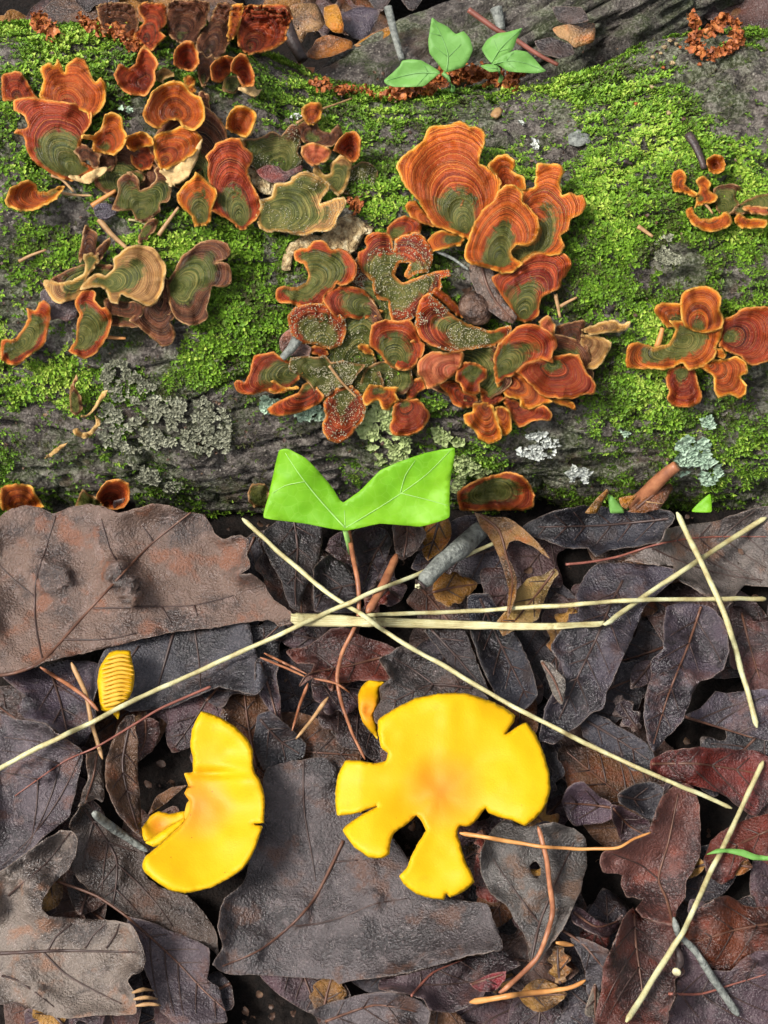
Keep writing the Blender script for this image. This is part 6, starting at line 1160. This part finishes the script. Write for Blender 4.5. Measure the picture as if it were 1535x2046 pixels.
# ================================================================ FRESH LEAVES AND TAN TIPS WHERE LITTER MEETS LOG
gl = dead_leaf(pts('F', '528,1034 537,990 550,930 558,900 575,897 610,915 640,945 665,975 680,1000 686,1004 720,980 760,940 800,922 850,905 908,895 906,930 900,960 898,1000 897,1034 840,1052 760,1046 690,1060 610,1046'), (1, 1, 1), 'big bright green two-lobed leaf standing in front of the log', [pts('F', '690,1055 640,1000 600,950 570,905'), pts('F', '690,1055 780,1000 850,950 900,900'), pts('F', '690,1055 688,1020'), pts('F', '610,962 570,970 545,985'), pts('F', '800,985 810,950 830,920'), pts('F', '800,985 860,1000 895,1010')],
     mode='plane', plane=((0, -0.012, 0.050), (0, -.55, 1)), mats=[M['green']], vmat='gvein', veins='gvein', side=False, name='green_leaf', rag=0.3, wave=0.003, curl=0.002, rib_r=0.00036)
Pst = at_plane(np.array([[690., 1052.], [690, 1060]]), (0, -0.012, 0.050), (0, -.55, 1)); Pst = np.vstack([Pst, Pst[-1:]+np.array([0.002, 0.006, -0.05])])
V, T = tube(Pst, 0.0010, 7); place('stem', V, T, base=np.array(gl.location), parent=gl, mats=[M['gvein']])
PLT = ((0, 0.0, 0.022), (0, -.6, 1))
for ol, colr, mt, lab in [
  ('150,1400 240,1290 320,1215 340,1235 300,1300 240,1400', (0.34, 0.20, 0.085), None, 'narrow tan leaf tip beside the pale green sprout'),
  ('325,1260 370,1280 440,1360 450,1400 345,1400', None, 'green2', 'pale green leaf tip between tan leaves at the foot of the log'),
  ('410,1290 480,1270 550,1265 520,1310 470,1370 430,1350', (0.42, 0.20, 0.07), None, 'orange-brown leaf scrap beside the pale green sprout'),
  ('480,1390 600,1290 700,1220 800,1170 825,1210 780,1290 720,1370 600,1400', (0.17, 0.085, 0.050), None, 'brown leaf with pale side veins leaning on the log below teal lichen'),
  ('970,1390 985,1360 1060,1290 1110,1255 1118,1390', None, 'green', 'bright green pointed leaf tip at the foot of the log')]:
    dead_leaf(pts('C4', ol), colr or (1, 1, 1), lab, mode='plane', plane=PLT, mats=[M[mt]] if mt else None, name='green_leaf' if mt else 'dead_leaf', rag=0.6, wave=0.003, curl=0.003,
              ribs=[pts('C4', '540,1370 650,1280 800,1185')] if 'side veins' in lab else (), veins='chip')

# ================================================================ CRUMBS
def crumbs(n, seed):
    rs_ = np.random.default_rng(seed); px = rs_.uniform((-40, 1030), (1580, 2090), (n, 2)); P = at_z(px, 0.012); VV, TT, b = [], [], 0
    for it in range(2): P = at_z(px, hs_(H, P[:, 0], P[:, 1]))
    keepers = P[:, 2] < 0.0035+0.003*rs_.uniform(0, 1, n)
    for k in np.nonzero(keepers)[0]:
        V, T = crinkle(P[k]+np.array([0, 0, 0.0008]), None, rs_.uniform(0.0004, 0.0022), seed*9999+k); VV.append(V); TT.append(T+b); b += len(V)
    return np.vstack(VV), np.vstack(TT)
V, T = crumbs(1500, 4); link('leaf_crumbs', mk_mesh('leaf_crumbs', V, T, [M['crumb']]), label='dark crumbs of rotted leaf in the gaps of the litter', cat='litter', kind='stuff')
rs_ = np.random.default_rng(8); px = rs_.uniform((0, 40), (1535, 1010), (900, 2)); kk = n2(px[:, 0]/90, px[:, 1]/90, 4.0, 2) > 0.5; px = px[kk]; P = on_log(px, 0.0012); VV, TT, b = [], [], 0
for k, p in enumerate(P):
    V, T = crinkle(p, None, rs_.uniform(0.0003, 0.0010), 70000+k); VV.append(V); TT.append(T+b); b += len(V)
link('bark_crumbs', mk_mesh('bark_crumbs', np.vstack(VV), np.vstack(TT), [M['crumb']]), label='small brown bark and leaf crumbs scattered over the mossy log', cat='debris', kind='stuff')

# ================================================================ MORE LITTER round about, copies of litter leaves
src_l = [o for o in bpy.data.objects if o.get('group') == 'dead leaves in gaps of the litter'][:14]
rc = random.Random(77); spots = []
while len(spots) < 150:
    x, y = rc.uniform(-0.62, 0.62), rc.uniform(-0.50, 0.75)
    if -0.05 < y < 0.23 or (abs(x) < 0.24 and -0.27 < y < 0.3): continue
    spots.append((x, y))
VV, TT, AA, b = [], [], [], 0
for k, (x, y) in enumerate(spots):
    me = src_l[k % len(src_l)].data; n = len(me.vertices); co = np.empty(n*3, np.float32); me.vertices.foreach_get('co', co); co = co.reshape(-1, 3)*1.5
    ix = np.empty(len(me.loops), np.int32); me.loops.foreach_get('vertex_index', ix); ed = np.empty(n, np.float32); me.attributes['edge_mm'].data.foreach_get('value', ed)
    an = rc.uniform(0, 6.28); c_, s_ = math.cos(an), math.sin(an)
    VV.append(np.stack([co[:, 0]*c_-co[:, 1]*s_+x, co[:, 0]*s_+co[:, 1]*c_+y, co[:, 2]*0.8+0.001+0.004*rc.random()], 1)); TT.append(ix.reshape(-1, 3)+b); AA.append(ed); b += n
link('leaf_litter', mk_mesh('leaf_litter', np.vstack(VV), np.vstack(TT), [M['dead']], attrs={'edge_mm': np.concatenate(AA)}), label='scattered dead leaves on the soil round about', cat='leaf litter', kind='stuff', color=(0.062, 0.044, 0.042))
